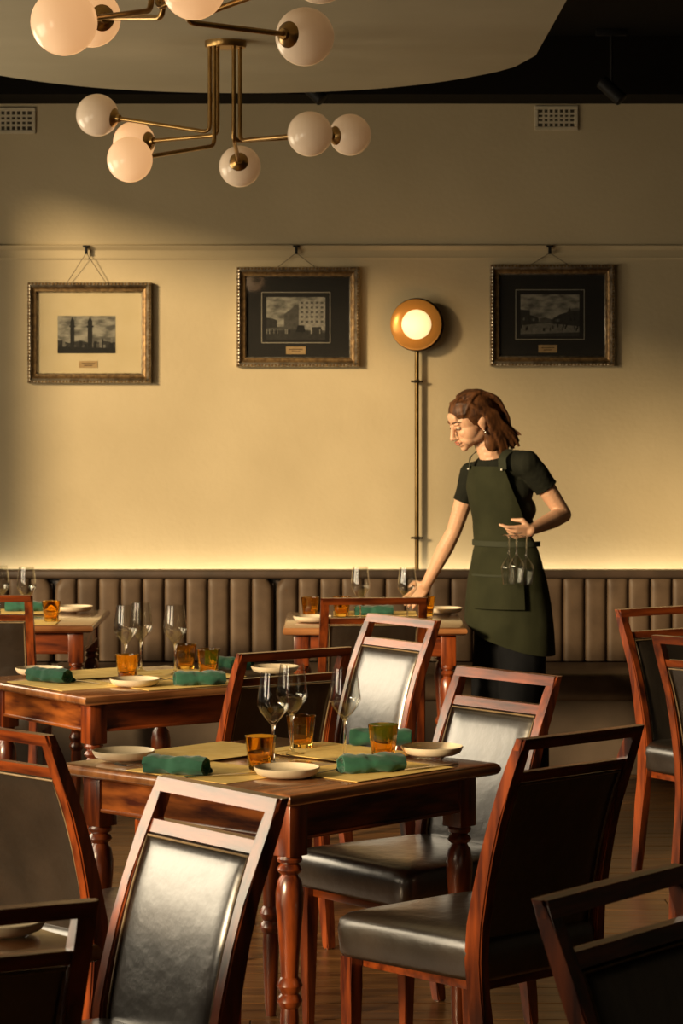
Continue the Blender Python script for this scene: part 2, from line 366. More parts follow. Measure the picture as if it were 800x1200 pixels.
# ------------------------------------------------------------------ globe lamps
def chandelier(cpx, Yc, label, globes, rods, zc=2.6):
    X0 = -.41; t = thing('globe_chandelier', label, 'chandelier', (X0, Yc, zr), group=None)
    bm = bmesh.new(); lathe(bm, [(0, 0), (.074, 0), (.074, -.018), (.070, -.024), (0, -.024)], 40); obj('ceiling_plate', bm, M['brass'], t)
    for i, (gx, gy, gY, lit, rod, zb, cup_toward) in enumerate(globes):
        G = PY(gx, gy, gY)-Vector((X0, Yc, zr)); r0 = Vector((rods[rod][0], rods[rod][1], -.02)); zb_ = zb-zr
        e0 = Vector((r0.x, r0.y, zb_)); d = (G-e0); L = d.length; d.normalize()
        cup = G-d*.066
        bend = .03
        pts = [r0, e0+Vector((0, 0, bend))]
        for k in range(1, 6):
            a = k/6; pts.append((e0+Vector((0, 0, bend)))*(1-a)**2+e0*2*a*(1-a)+(e0+d*bend)*a*a)
        pts += [e0+d*bend, cup]
        bm = bmesh.new(); frames_tube(bm, pts, .0075, 12); obj('arm', bm, M['brass'], t)
        q = d.to_track_quat('Z', 'Y').to_matrix().to_4x4()
        bm = bmesh.new(); lathe(bm, [(0, -.022), (.014, -.022), (.016, -.012), (.034, .0), (.040, .016), (.038, .017), (0, .012)], 28)
        bm.transform(Matrix.Translation(cup-d*.004) @ q); obj('globe_cup', bm, M['brass'], t)
        bm = bmesh.new(); sphere(bm, G, .0765, 40, 24); obj('globe', bm, M['opal_lit'] if lit else M['opal'], t)
rods = [(-.055, -.02), (-.03, .03), (-.038, -.045), (.03, -.03), (.05, .02), (.028, .035)]
chandelier(265, 9.6, 'brass lamp with six opal globes hanging in front of wall, whole in view',
    [(114, 135, 9.75, 0, 0, 2.625, 0), (157, 167, 9.85, 1, 1, 2.62, 0), (152, 187, 9.1, 1, 2, 2.575, 0),
     (281, 195, 9.95, 0, 3, 2.60, 0), (363, 157, 9.2, 0, 4, 2.60, 0), (410, 158, 9.95, 0, 5, 2.60, 0)], rods)
chandelier(203, 6.65, 'nearest brass globe lamp, cut off by the top of the photo',
    [(75, 26, 6.2, 1, 0, 2.63, 0), (107, 21, 7.05, 1, 1, 2.62, 0), (227, -14, 6.5, 1, 2, 2.63, 0),
     (357, 43, 7.05, 0, 5, 2.61, 0), (375, -33, 6.5, 0, 4, 2.62, 0)], rods)

# ------------------------------------------------------------------ wall sconce
sc = PY(488, 381, YW); t = thing('wall_sconce', 'round amber wall lamp on a brass rod between two pictures', 'wall lamp', (sc.x, YW, .9))
zc_ = sc.z-.9
rot = Matrix.Rotation(R(90), 4, 'X') @ Matrix.Identity(4)
def onwall(bm, dy, dx=0): bm.transform(Matrix.Translation((dx, dy, zc_)) @ rot)
bm = bmesh.new(); lathe(bm, [(0, .0), (.055, .0), (.055, .045), (.118, .062), (.126, .070), (.126, .080), (.120, .083), (0, .078)], 64); onwall(bm, 0); obj('back_plate', bm, M['bronze'], t)
bm = bmesh.new(); lathe(bm, [(0, .084), (.116, .084), (.120, .090), (.112, .100), (.080, .112), (.068, .114), (0, .112)], 64); onwall(bm, 0, -.006); obj('dish', bm, M['dish'], t)
bm = bmesh.new(); lathe(bm, [(0, .105), (.070, .113), (.069, .120), (.055, .130), (.03, .136), (0, .138)], 48); onwall(bm, 0, -.004); obj('diffuser', bm, M['sconce_glow'], t)
bm = bmesh.new(); frames_tube(bm, [(0, -.035, -.02), (0, -.035, zc_-.08)], .010, 16); obj('rod', bm, M['rod'], t)
for py in (447, 630):
    z = PY(0, py, YW).z-.9
    bm = bmesh.new(); box(bm, -.022, .022, -.036, -.001, z-.004, z+.004, bev=.001); box(bm, -.014, .014, -.048, -.022, z-.007, z+.007, bev=.002)
    br = obj('bracket', bm, M['bronze'], t)
    for sx in (-1, 1):
        bm = bmesh.new(); sphere(bm, (sx*.024, -.038, z), .0055, 12, 8); obj('screw', bm, M['bronze'], br)
ld = bpy.data.lights.new('sconce_bulb', 'POINT'); ld.energy = 1.2; ld.color = (1, .55, .2); ld.shadow_soft_size = .06
lo = bpy.data.objects.new('sconce_bulb', ld); C.objects.link(lo); lo.location = (sc.x-.03, YW-.24, sc.z)

# ------------------------------------------------------------------ pictures
def poly(bm, pts, y, mi):
    f = bm.faces.new([bm.verts.new((x, y, z)) for x, z in pts]); f.material_index = mi
def picture(x0, x1, y0, y1, hook, mount, photo, plaque, kind, label):
    Y = YW-.028; c = PY((x0+x1)/2, (y0+y1)/2, Y); s = F/Y
    W_, H_ = (x1-x0)/s, (y1-y0)/s
    t = thing('framed_picture', label, 'picture', (c.x, YW-.004, c.z-H_/2))
    bx = lambda px: (px-(x0+x1)/2)/s
    bz = lambda py: (y1-py)/s
    fw = .048
    prof = [(0, 0), (0, .026), (.006, .034), (.013, .036), (.022, .026), (.030, .020), (.038, .022), (.043, .018), (.048, .010), (.048, 0)]
    mi_ = [0, 0, 0, 0, 1, 1, 1, 0, 0]
    cor = [(-W_/2, 0, 1, 1), (W_/2, 0, -1, 1), (W_/2, H_, -1, -1), (-W_/2, H_, 1, -1)]
    for k in range(4):                                    # four mitred lengths
        a, b = cor[k], cor[(k+1) % 4]; bm = bmesh.new()
        ra = [bm.verts.new((a[0]+a[2]*d, -h, a[1]+a[3]*d)) for d, h in prof]
        rb = [bm.verts.new((b[0]+b[2]*d, -h, b[1]+b[3]*d)) for d, h in prof]
        for j in range(len(prof)-1): f = bm.faces.new((ra[j], ra[j+1], rb[j+1], rb[j])); f.material_index = mi_[j]
        bm.faces.new(ra); bm.faces.new(rb)
        obj('frame_side', bm, [M['pewter'], M['gilt']], t, True, angle=60)
        # beaded edge
    bm = bmesh.new()
    for k in range(4):
        a, b = Vector(cor[k][:2]), Vector(cor[(k+1) % 4][:2]); L = (b-a).length; n = int(L/.016)
        for j in range(n):
            p = a+(b-a)*((j+.5)/n); p = Vector((max(-W_/2+.008, min(W_/2-.008, p.x)), max(.008, min(H_-.008, p.y))))
            sphere(bm, (p.x, -.033, p.y), .0065, 6, 4)
    o = obj('beading', bm, M['gilt'], t); o['kind'] = 'stuff'
    bm = bmesh.new(); box(bm, -W_/2+fw-.004, W_/2-fw+.004, -.006, -.001, fw-.004, H_-fw+.004); obj('mount', bm, M[mount], t, False)
    if mount == 'mount_black':
        ox0, oz0, ox1, oz1 = bx(photo[0])-.024, bz(photo[3])-.016, bx(photo[2])+.024, bz(photo[1])+.024
        bm = bmesh.new(); q = .003
        for r4 in ((ox0, ox1, oz0, oz0+q), (ox0, ox1, oz1-q, oz1), (ox0, ox0+q, oz0, oz1), (ox1-q, ox1, oz0, oz1)): box(bm, r4[0], r4[1], -.0075, -.005, r4[2], r4[3])
        obj('fillet', bm, M['line'], t, False)
    # photograph: flat print
    X0, X1, Z0, Z1 = bx(photo[0]), bx(photo[2]), bz(photo[3]), bz(photo[1]); w_, h_ = X1-X0, Z1-Z0
    Pp = lambda u, v: (X0+u*w_, Z0+v*h_)
    bm = bmesh.new(); y = -.0068
    poly(bm, [Pp(0, 0), Pp(1, 0), Pp(1, 1), Pp(0, 1)], y, 5)
    rr = random.Random(len(kind)*7+x0)
    if kind == 'river':
        poly(bm, [Pp(0, 0), Pp(1, 0), Pp(1, .30), Pp(.8, .33), Pp(.6, .26), Pp(.4, .34), Pp(.2, .28), Pp(0, .36)], y-.0001, 1)
        for i in range(26):
            u = rr.random()*.94; h = rr.uniform(.08, .30); wd = rr.uniform(.02, .06)
            poly(bm, [Pp(u, .12), Pp(u+wd, .12), Pp(u+wd, .12+h), Pp(u, .12+h)], y-.0002-.00001*i, rr.choice((0, 0, 2, 3)))
        poly(bm, [Pp(0, 0), Pp(1, 0), Pp(1, .14), Pp(0, .18)], y-.0006, 0)
        for u, w2 in ((.22, .07), (.52, .08)):
            poly(bm, [Pp(u, 0), Pp(u+w2, 0), Pp(u+w2, .86), Pp(u+w2*.5, .97), Pp(u, .86)], y-.0007, 0)
            poly(bm, [Pp(u-.02, .70), Pp(u+w2+.02, .70), Pp(u+w2+.02, .74), Pp(u-.02, .74)], y-.0008, 0)
    elif kind == 'corner':
        poly(bm, [Pp(0, 0), Pp(1, 0), Pp(1, .34), Pp(0, .30)], y-.0001, 2)
        poly(bm, [Pp(0, .28), Pp(.18, .28), Pp(.18, .46), Pp(.10, .50), Pp(0, .52)], y-.0002, 1)
        poly(bm, [Pp(.30, .26), Pp(.55, .26), Pp(.55, .80), Pp(.48, .82), Pp(.44, .74), Pp(.30, .60)], y-.0003, 2)
        poly(bm, [Pp(.55, .24), Pp(1, .22), Pp(1, .98), Pp(.55, .90)], y-.0003, 4)
        for i in range(5):
            for j in range(5):
                u = .58+i*.085; v = .40+j*.11
                poly(bm, [Pp(u, v), Pp(u+.045, v), Pp(u+.045, v+.05), Pp(u, v+.05)], y-.0004, 2)
        poly(bm, [Pp(0, 0), Pp(1, 0), Pp(1, .16), Pp(.5, .24), Pp(0, .20)], y-.0005, 1)
        poly(bm, [Pp(.5, .18), Pp(.66, .18), Pp(.64, .34), Pp(.53, .34)], y-.0006, 0)
        poly(bm, [Pp(.75, .16), Pp(.95, .16), Pp(.93, .30), Pp(.78, .30)], y-.0006, 1)
        for i in range(14):
            u = rr.random()*.97; poly(bm, [Pp(u, .14), Pp(u+.014, .14), Pp(u+.014, .25), Pp(u, .25)], y-.0007, rr.choice((0, 4)))
    else:
        poly(bm, [Pp(0, 0), Pp(1, 0), Pp(1, .30), Pp(0, .28)], y-.0001, 3)
        poly(bm, [Pp(0, .26), Pp(.30, .30), Pp(.30, .44), Pp(.16, .52), Pp(.16, .62), Pp(0, .64)], y-.0002, 1)
        poly(bm, [Pp(.30, .30), Pp(.55, .31), Pp(.55, .40), Pp(.42, .45), Pp(.30, .42)], y-.0002, 2)
        poly(bm, [Pp(.55, .30), Pp(1, .24), Pp(1, .62), Pp(.86, .60), Pp(.84, .70), Pp(.80, .58), Pp(.66, .52), Pp(.55, .42)], y-.0003, 1)
        for i in range(12):
            u = rr.uniform(.02, .96); v = .34+.1*abs(u-.5); poly(bm, [Pp(u, v), Pp(u+.025, v), Pp(u+.025, v+.06), Pp(u, v+.06)], y-.0004, rr.choice((0, 3, 2)))
        for i in range(16):
            u = rr.random()*.97; v = rr.uniform(.12, .22); poly(bm, [Pp(u, v), Pp(u+.02, v), Pp(u+.02, v+.08), Pp(u, v+.08)], y-.0005, 0)
        poly(bm, [Pp(0, 0), Pp(1, 0), Pp(1, .10), Pp(0, .05)], y-.0006, 1)
    me_o = obj('photograph', bm, PH, t, False)
    a0, b0, a1, b1 = bx(plaque[0]), bz(plaque[3]), bx(plaque[2]), bz(plaque[1])
    bm = bmesh.new(); box(bm, a0, a1, -.0085, -.005, b0, b1, bev=.0008, seg=1); pl = obj('plaque', bm, M['plaque'], t, False)
    bm = bmesh.new()
    for f_, q in ((.62, .7), (.34, .45)): box(bm, (a0+a1)/2-(a1-a0)*q/2, (a0+a1)/2+(a1-a0)*q/2, -.0091, -.0083, b0+(b1-b0)*f_-.0022, b0+(b1-b0)*f_+.0022)
    obj('engraved_line', bm, M['plaque_text'], pl, False)
    bm = bmesh.new(); box(bm, -W_/2+fw-.006, W_/2-fw+.006, -.0125, -.0105, fw-.006, H_-fw+.006); obj('glazing', bm, M['picture_glass'], t, False)
    # hook over the rail, with two cords
    hp = PY(hook, 291, YW-.03); hx, hz = hp.x-c.x, hp.z-(c.z-H_/2)
    bm = bmesh.new(); box(bm, hx-.007, hx+.007, -.032, -.020, hz-.028, hz+.008, bev=.002); box(bm, hx-.016, hx+.016, -.034, -.020, hz+.004, hz+.014, bev=.002)
    obj('hook', bm, M['black'], t)
    for sx in (-1, 1):
        bm = bmesh.new(); frames_tube(bm, [(hx, -.026, hz-.022), (hx+sx*.094, -.012, H_-.004)], .0014, 6); obj('cord', bm, M['bronze'], t)
picture(32, 177, 331, 449, 101, 'mount_cream', (67, 370, 135, 414), (92, 423, 114, 431), 'river', 'framed old photograph on a cream mount, leftmost on the wall')
picture(277, 421, 313, 430, 347, 'mount_black', (312, 348, 381, 398), (335, 406, 358, 415), 'corner', 'framed street photograph on black mount, left of round wall lamp')
picture(574, 720, 310, 429, 644, 'mount_black', (610, 345, 679, 394), (631, 404, 653, 413), 'street', 'framed street photograph on black mount, above waitress and right of lamp')

# ------------------------------------------------------------------ banquette
bq = thing('banquette', 'long taupe leather bench with fluted back along the wall', 'bench', (0, 12.76, 0))
bm = bmesh.new(); box(bm, XL+.02, 3.4, -.02, .02, .0, .862, bev=.004); box(bm, XL+.02, 3.4, -.075, .025, .845, .885, bev=.012, seg=3); obj('back_frame', bm, M['bench_dark'], bq)
x = PY(63.5, 700, 12.66).x; mw = (PY(323.5, 700, 12.66).x-x); x -= mw*2
bases = x
NC = 10; cwid = (mw-.014)/NC
def channel(wd, hz, left, right):
    bm = bmesh.new(); nx, nz = 10, 14; g = []
    for j in range(nz+1):
        z = hz*j/nz; row = []
        for i in range(nx+1):
            u = i/nx; xx = wd*u; bul = .020*(1-abs(2*u-1)**4)**.5 if 0 < u < 1 else 0
            zz = z
            rr_ = .075
            top = hz
            if left and xx < rr_: top = hz-rr_+math.sqrt(max(0, rr_**2-(rr_-xx)**2))
            if right and wd-xx < rr_: top = hz-rr_+math.sqrt(max(0, rr_**2-(rr_-(wd-xx))**2))
            zz = z*top/hz
            v = j/nz; bul *= min(1, math.sqrt(max(0, 1-(max(0, v-.93)/.07)**2))+.0)
            row.append(bm.verts.new((xx, -.050-bul if 0 < u < 1 else -.050, zz)))
        g.append(row)
    for j in range(nz):
        for i in range(nx): bm.faces.new((g[j][i], g[j][i+1], g[j+1][i+1], g[j+1][i]))
    bk = [bm.verts.new((0, 0, 0)), bm.verts.new((wd, 0, 0)), bm.verts.new((wd, 0, g[-1][-1].co.z)), bm.verts.new((0, 0, g[-1][0].co.z))]
    bm.faces.new(bk)
    bm.faces.new([r_[0] for r_ in g]+[bk[3], bk[0]]); bm.faces.new([r_[-1] for r_ in g]+[bk[2], bk[1]])
    bm.faces.new(g[0]+[bk[1], bk[0]]); bm.faces.new(g[-1]+[bk[2], bk[3]])
    return bm
zs = .46; hb = PY(0, 674, 12.70).z-zs
meshes = {}
for key, (l_, r_) in {'L': (1, 0), 'M': (0, 0), 'R': (0, 1)}.items():
    bm = channel(cwid, hb, l_, r_); finish(bm, True, 70); me = bpy.data.meshes.new('channel'); bm.to_mesh(me); bm.free(); me.materials.append(M['bench']); meshes[key] = me
for k in range(7):
    if bases+(k+1)*mw > 4.4: break
    bm = bmesh.new(); box(bm, 0, mw-.014, -.044, -.02, 0, hb-.04); bk = obj('backrest', bm, M['bench_dark'], bq, False, loc=(bases+k*mw, 0, zs))
    for i in range(NC):
        o = bpy.data.objects.new('channel', meshes['L' if i == 0 else 'R' if i == NC-1 else 'M']); C.objects.link(o); o.parent = bk; o.location = (i*cwid, 0, 0)
    bm = bmesh.new(); box(bm, 0, mw-.006, -.62, -.05, .33, .455, bev=.03, seg=4); obj('seat_cushion', bm, M['bench'], bq, loc=(bases+k*mw, 0, 0))
bm = bmesh.new(); box(bm, bases, bases+7*mw, -.59, -.03, .0, .335); obj('base', bm, M['bench_base'], bq, False)

# ------------------------------------------------------------------ chairs
CURVE = [(.09, .0), (.125, .25), (.145, .42), (.135, .52), (.085, .72), (.0, .93)]   # (y, z) of a rear post
def py_(z):
    for (a, za), (b, zb) in zip(CURVE, CURVE[1:]):
        if z <= zb:
            i = CURVE.index((a, za)); P0 = CURVE[max(0, i-1)]; P3 = CURVE[min(len(CURVE)-1, i+2)]
            t_ = (z-za)/(zb-za); m0 = (b-P0[0])/(zb-P0[1])*(zb-za); m1 = (P3[0]-a)/(P3[1]-za)*(zb-za)
            return (2*t_**3-3*t_**2+1)*a+(t_**3-2*t_**2+t_)*m0+(-2*t_**3+3*t_**2)*b+(t_**3-t_**2)*m1
    return CURVE[-1][0]
def strip(bm, x0, x1, zs_, dep0, dep1=None, bev=0):
    """a timber following the post curve; dep(z) -> (front, back) offsets"""
    rings = []
    for z in zs_:
        y = py_(z); f_, b_ = dep0(z)
        rings.append([bm.verts.new(p) for p in ((x0, y-b_, z), (x1, y-b_, z), (x1, y+f_, z), (x0, y+f_, z))])
    for a, b in zip(rings, rings[1:]):
        for k in range(4): bm.faces.new((a[k], a[(k+1) % 4], b[(k+1) % 4], b[k]))
    bm.faces.new(rings[0]); bm.faces.new(rings[-1])
    if bev:
        es = [e for e in bm.edges if abs((e.verts[0].co-e.verts[1].co).normalized().z) > .5 or e.verts[0].co.z == e.verts[1].co.z and (e.verts[0].co.z in (zs_[0], zs_[-1]))]
        bmesh.ops.bevel(bm, geom=es, offset=bev, segments=2, affect='EDGES')
def make_chair():
    t = thing('dining_chair', '', 'chair')
    W2 = .2025; pw = .031
    def dep(z):
        k = 1-abs(z-.44)/.5; d = .013+.012*max(0, k); return d, d+.004*max(0, k)
    zz = [.0, .08, .16, .25, .34, .42, .5, .58, .66, .74, .82, .88, .922]
    for s in (-1, 1):
        bm = bmesh.new(); a, b = sorted((s*W2, s*(W2-pw))); strip(bm, a, b, zz, dep, bev=.004)
        # widen a little towards the seat
        for v in bm.verts: v.co.x *= 1+.03*max(0, 1-abs(v.co.z-.45)/.45)
        p = obj('rear_post', bm, M['wood'], t)
        bm = bmesh.new(); lathe(bm, [(0, .0), (.012, .0), (.013, .004), (0, .005)], 12); obj('foot_glide', bm, M['steel'], p, loc=(s*(W2-pw/2), py_(0), -.0005))
    def rail(name, z0, z1, f_, b_, bow=.0):
        bm = bmesh.new(); strip(bm, -W2+pw-.004, W2-pw+.004, [z0, z1], lambda z: (f_, b_), bev=.004); return obj(name, bm, M['wood_h'], t)
    bm = bmesh.new(); strip(bm, -W2-.001, W2+.001, [.904, .930], lambda z: (.014, .015), bev=.006); obj('top_rail', bm, M['wood_h'], t)
    rail('cross_rail', .828, .852, .011, .012)
    rail('lower_rail', .385, .44, .012, .014)
    # padded panel, front and rear faces following the curve
    bm = bmesh.new(); nx, nz = 12, 18; z0, z1 = .442, .826; xw = W2-pw-.001
    for side in (1, -1):
        g = []
        for j in range(nz+1):
            row = []
            for i in range(nx+1):
                u = 2*i/nx-1; v = 2*j/nz-1; b = .009*((1-u**12)*(1-v**16))**.5 if abs(u) < 1 and abs(v) < 1 else 0
                z = z0+(z1-z0)*j/nz; row.append(bm.verts.new((u*xw, py_(z)+side*(.006+b*(1.0 if side > 0 else .5)), z)))
            g.append(row)
        for j in range(nz):
            for i in range(nx): bm.faces.new((g[j][i], g[j][i+1], g[j+1][i+1], g[j+1][i]))
        if side == 1: G1 = g
    def border(g): return [g[0][i] for i in range(nx+1)]+[g[j][nx] for j in range(1, nz+1)]+[g[nz][i] for i in range(nx-1, -1, -1)]+[g[j][0] for j in range(nz-1, 0, -1)]
    A, B = border(G1), border(g)
    for k in range(len(A)): k2 = (k+1) % len(A); bm.faces.new((A[k], A[k2], B[k2], B[k]))
    pn = obj('back_panel', bm, M['leather'], t, angle=80)
    for side in (1, -1):
        pts = [(-xw+.004, 0, z0+.004), (xw-.004, 0, z0+.004)]
        path = [(-xw+.004, z0+.004)]+[(xw-.004, z0+.004+(z1-z0-.008)*k/8) for k in range(9)]+[(-xw+.004, z1-.004-(z1-z0-.008)*k/8) for k in range(9)]
        bm = bmesh.new(); frames_tube(bm, [(x_, py_(z_)+side*.0125, z_) for x_, z_ in path], .0024, 6); obj('piping', bm, M['piping'], pn)
    # box seat, rounded and slightly crowned
    bm = bmesh.new(); y0, y1 = .128, .575; n = 14; lev = [(.372, .0), (.382, -.006), (.435, -.010), (.458, -.006), (.470, .008), (.4755, .026)]
    def outline(inset):
        o_ = []
        for k in range(48):
            a = 2*math.pi*k/48; c_, s_ = math.cos(a), math.sin(a); p_ = 2/12
            u = math.copysign(abs(c_)**p_, c_); v = math.copysign(abs(s_)**p_, s_)
            yy = (y0+y1)/2+v*((y1-y0)/2-inset); hw = .198+(.226-.198)*(yy-y0)/(y1-y0)-inset
            o_.append((u*hw, yy))
        return o_
    rings = [[bm.verts.new((x_, y_, z)) for x_, y_ in outline(i_)] for z, i_ in lev]
    for sc_, zc in ((.75, .4795), (.45, .482), (.2, .483)):
        rings.append([bm.verts.new((x_*sc_, (y0+y1)/2+(y_-(y0+y1)/2)*sc_, zc)) for x_, y_ in outline(.026)])
    for a, b in zip(rings, rings[1:]):
        for k in range(48): bm.faces.new((a[k], a[(k+1) % 48], b[(k+1) % 48], b[k]))
    bm.faces.new(rings[0]); bm.faces.new(rings[-1])
    obj('seat', bm, M['leather'], t, angle=75)
    bm = bmesh.new(); box(bm, -.18, .18, .15, .55, .345, .374, bev=.003); obj('seat_frame', bm, M['wood_h'], t)
    for s in (-1, 1):                                             # square tapered front legs
        bm = bmesh.new(); cxx, cyy = s*.200, .548; rg = []
        for z, h_ in ((0, .0125), (.3, .0185), (.372, .0195)):
            rg.append([bm.verts.new((cxx+a*h_, cyy+b*h_, z)) for a, b in ((-1, -1), (1, -1), (1, 1), (-1, 1))])
        for a, b in zip(rg, rg[1:]):
            for k in range(4): bm.faces.new((a[k], a[(k+1) % 4], b[(k+1) % 4], b[k]))
        bm.faces.new(rg[0]); bm.faces.new(rg[-1])
        bmesh.ops.bevel(bm, geom=[e for e in bm.edges if abs((e.verts[0].co-e.verts[1].co).normalized().z) > .9], offset=.003, segments=2, affect='EDGES')
        p = obj('front_leg', bm, M['wood'], t)
        bm = bmesh.new(); lathe(bm, [(0, .0), (.010, .0), (.011, .004), (0, .005)], 12); obj('foot_glide', bm, M['steel'], p, loc=(cxx, cyy, -.0005))
    return t
chair0 = make_chair(); first = [True]
GC = 'wooden dining chairs with dark leather backs'
def put_chair(x, y, deg, label):
    if first[0]:
        first[0] = False; o = chair0; o.location = (x, y, 0); o.rotation_euler = (0, 0, R(deg-90)); o['label'] = label; o['group'] = GC
    else: o = dup(chair0, (x, y, 0), R(deg-90), label, GC)
put_chair(-.232, 5.246, 218.3, 'front chair with large sunlit leather back before the nearest laid table')
put_chair(.541, 6.113, 132.5, 'chair in right foreground, dark back to us and seat pushed left')
put_chair(.461, 7.497, 219.6, 'chair with pale sunlit back just beyond right corner of nearest laid table')
put_chair(.215, 9.372, 214.9, 'chair with grey-blue sunlit back, centre, left of the waitress')
put_chair(-.139, 8.119, 125.2, 'black-backed chair between the two nearer laid tables')
put_chair(.124, 10.285, 95, 'reddish chair, back to us, at table where the waitress reaches')
put_chair(-.79, 6.19, 45, 'reddish chair with brown back at left edge, at nearest laid table')
put_chair(1.137, 8.51, 45, 'chair with brown piped back at right edge of the photo')
put_chair(1.149, 9.816, -55, 'chair behind the right-edge chair, narrow orange side and dark back')
put_chair(.417, 4.21, -38, 'very dark chair cut off in bottom right corner')
put_chair(-.547, 3.967, 117, 'black chair cut off in bottom left corner')
put_chair(-1.39, 10.42, 90, 'dark chair at far left, back to us, before table by the bench')

# ------------------------------------------------------------------ tables
def make_table(name, A, B, loc, deg, label):
    """corner at origin, sides A along x and B along y"""
    t = thing(name, label, 'table', loc, R(deg), 'square cherry dining tables')
    bm = bmesh.new()
    rings = []
    for ins, z in ((.016, .718), (.006, .722), (.001, .729), (.0, .737), (.003, .744), (.007, .7475), (.012, .75)):
        rings.append([bm.verts.new(p) for p in [(ins+.0, ins, z), (A-ins, ins, z), (A-ins, B-ins, z), (ins, B-ins, z)]])
    for a, b in zip(rings, rings[1:]):
        for k in range(4): bm.faces.new((a[k], a[(k+1) % 4], b[(k+1) % 4], b[k]))
    bm.faces.new(rings[0]); bm.faces.new(rings[-1])
    obj('tabletop', bm, M['top'], t, angle=50)
    i0 = .045; lw = .062
    for x0, x1, y0, y1 in ((i0+lw, A-i0-lw, i0+.008, i0+.028), (i0+lw, A-i0-lw, B-i0-.028, B-i0-.008), (i0+.008, i0+.028, i0+lw, B-i0-lw), (A-i0-.028, A-i0-.008, i0+lw, B-i0-lw)):
        bm = bmesh.new(); box(bm, x0, x1, y0, y1, .635, .718)
        g = .006; box(bm, x0-(g if x1-x0 < .1 else 0), x1+(g if x1-x0 < .1 else 0), y0-(g if y1-y0 < .1 else 0), y1+(g if y1-y0 < .1 else 0), .628, .638, bev=.003)
        obj('apron', bm, M['wood_h'] if x1-x0 > .1 else M['wood_y'], t, True)
    for x, y in ((i0+lw/2, i0+lw/2), (A-i0-lw/2, i0+lw/2), (A-i0-lw/2, B-i0-lw/2), (i0+lw/2, B-i0-lw/2)):
        bm = bmesh.new(); h = lw/2; box(bm, x-h, x+h, y-h, y+h, .59, .718, bev=.003)
        b2 = bmesh.new(); lathe(b2, [(0, 0), (.014, 0), (.016, .02), (.020, .10), (.023, .20), (.021, .225), (.027, .232), (.031, .243), (.027, .254), (.021, .260), (.027, .268), (.0315, .280), (.027, .292), (.021, .300),
              (.023, .34), (.029, .42), (.0335, .47), (.034, .50), (.029, .530), (.020, .545), (.026, .550), (.031, .557), (.026, .566), (.021, .570), (.029, .576), (.031, .583), (.028, .591), (0, .591)], 28)
        for v in b2.verts: v.co += Vector((x, y, 0))
        me = bpy.data.meshes.new('tmp'); b2.to_mesh(me); b2.free(); bm.from_mesh(me); bpy.data.meshes.remove(me)
        obj('leg', bm, M['wood'], t, angle=35)
    return t
t1 = make_table('dining_table', .774, .828, (-.1204, 6.374, 0), math.degrees(.8184), 'nearest whole laid cherry table, green napkins and amber tumblers, centre left')
t2c = PZ(100, 816.5, .75); t2 = make_table('dining_table', .76, .72, (t2c.x, t2c.y, 0), 36, 'second laid table, left, behind the nearest one')
t3 = make_table('dining_table', .755, .84, (-.2405, 11.07, 0), 0, 'laid table against the bench where the waitress reaches')
t4c = PZ(109, 733, .75); t4 = make_table('dining_table', .77, .84, (t4c.x-.77, t4c.y, 0), 0, 'laid table against the bench at far left')
t0c = Vector((-.406, 4.62, 0)); t0 = make_table('dining_table', .80, .80, t0c, 128, 'table mostly out of view behind black chair in bottom left corner')
TABS = {1: math.degrees(.8184), 2: 36, 3: 0, 4: 0, 0: 128}

# ------------------------------------------------------------------ tableware
TZ = .7505
used = {}
def clone(proto, loc, rz, label, group, rot=None):
    if proto.get('_u', 0) == 0 and proto.name not in used:
        used[proto.name] = 1; proto.location = loc; proto.rotation_euler = rot if rot is not None else (0, 0, rz); proto['label'] = label; proto['group'] = group; return proto
    return dup(proto, loc, rz, label, group, rot)
# placemat
bm = bmesh.new(); box(bm, -.18, .18, -.13, .13, 0, .0012); mat0 = tag(obj('placemat', bm, M['paper'], smooth=False), 'x', 'placemat')
def mats(lst, group):
    for k, (px, py, deg, lab) in enumerate(lst):
        clone(mat0, PZ(px, py, .75)+Vector((0, 0, .0004+.0013*k)), R(deg), lab, group)
a1 = TABS[1]
def loc_on(tb, u, v, z=.75):
    a = tb.rotation_euler.z; return Vector((tb.location.x+u*math.cos(a)-v*math.sin(a), tb.location.y+u*math.sin(a)+v*math.cos(a), z))
def pix(p): s = F/p.y; return 400+p.x*s, YH+(H-p.z)*s
for tb, A, B, k, nm in ((t1, .774, .828, 1, 'nearest whole table'), (t2, .76, .72, 2, 'second table'), (t3, .77, .84, 3, "waitress's table"), (t4, .77, .84, 4, 'far left table')):
    for j, (u, v, dg, wh) in enumerate(((.15, B*.50, 90, 'left front side'), (A*.56, .15, 0, 'right front side'), (A-.15, B*.52, 90, 'right back side'), (A*.5, B-.15, 0, 'left back side'))):
        if k >= 3:
            wh = ('left side', 'front side', 'right side', 'bench side')[j]
            if j in (0, 2): continue
        clone(mat0, loc_on(tb, u, v, .7504+.0013*j), R(TABS[k]+dg), 'yellow paper placemat on %s, %s' % (nm, wh), 'yellow paper placemats')
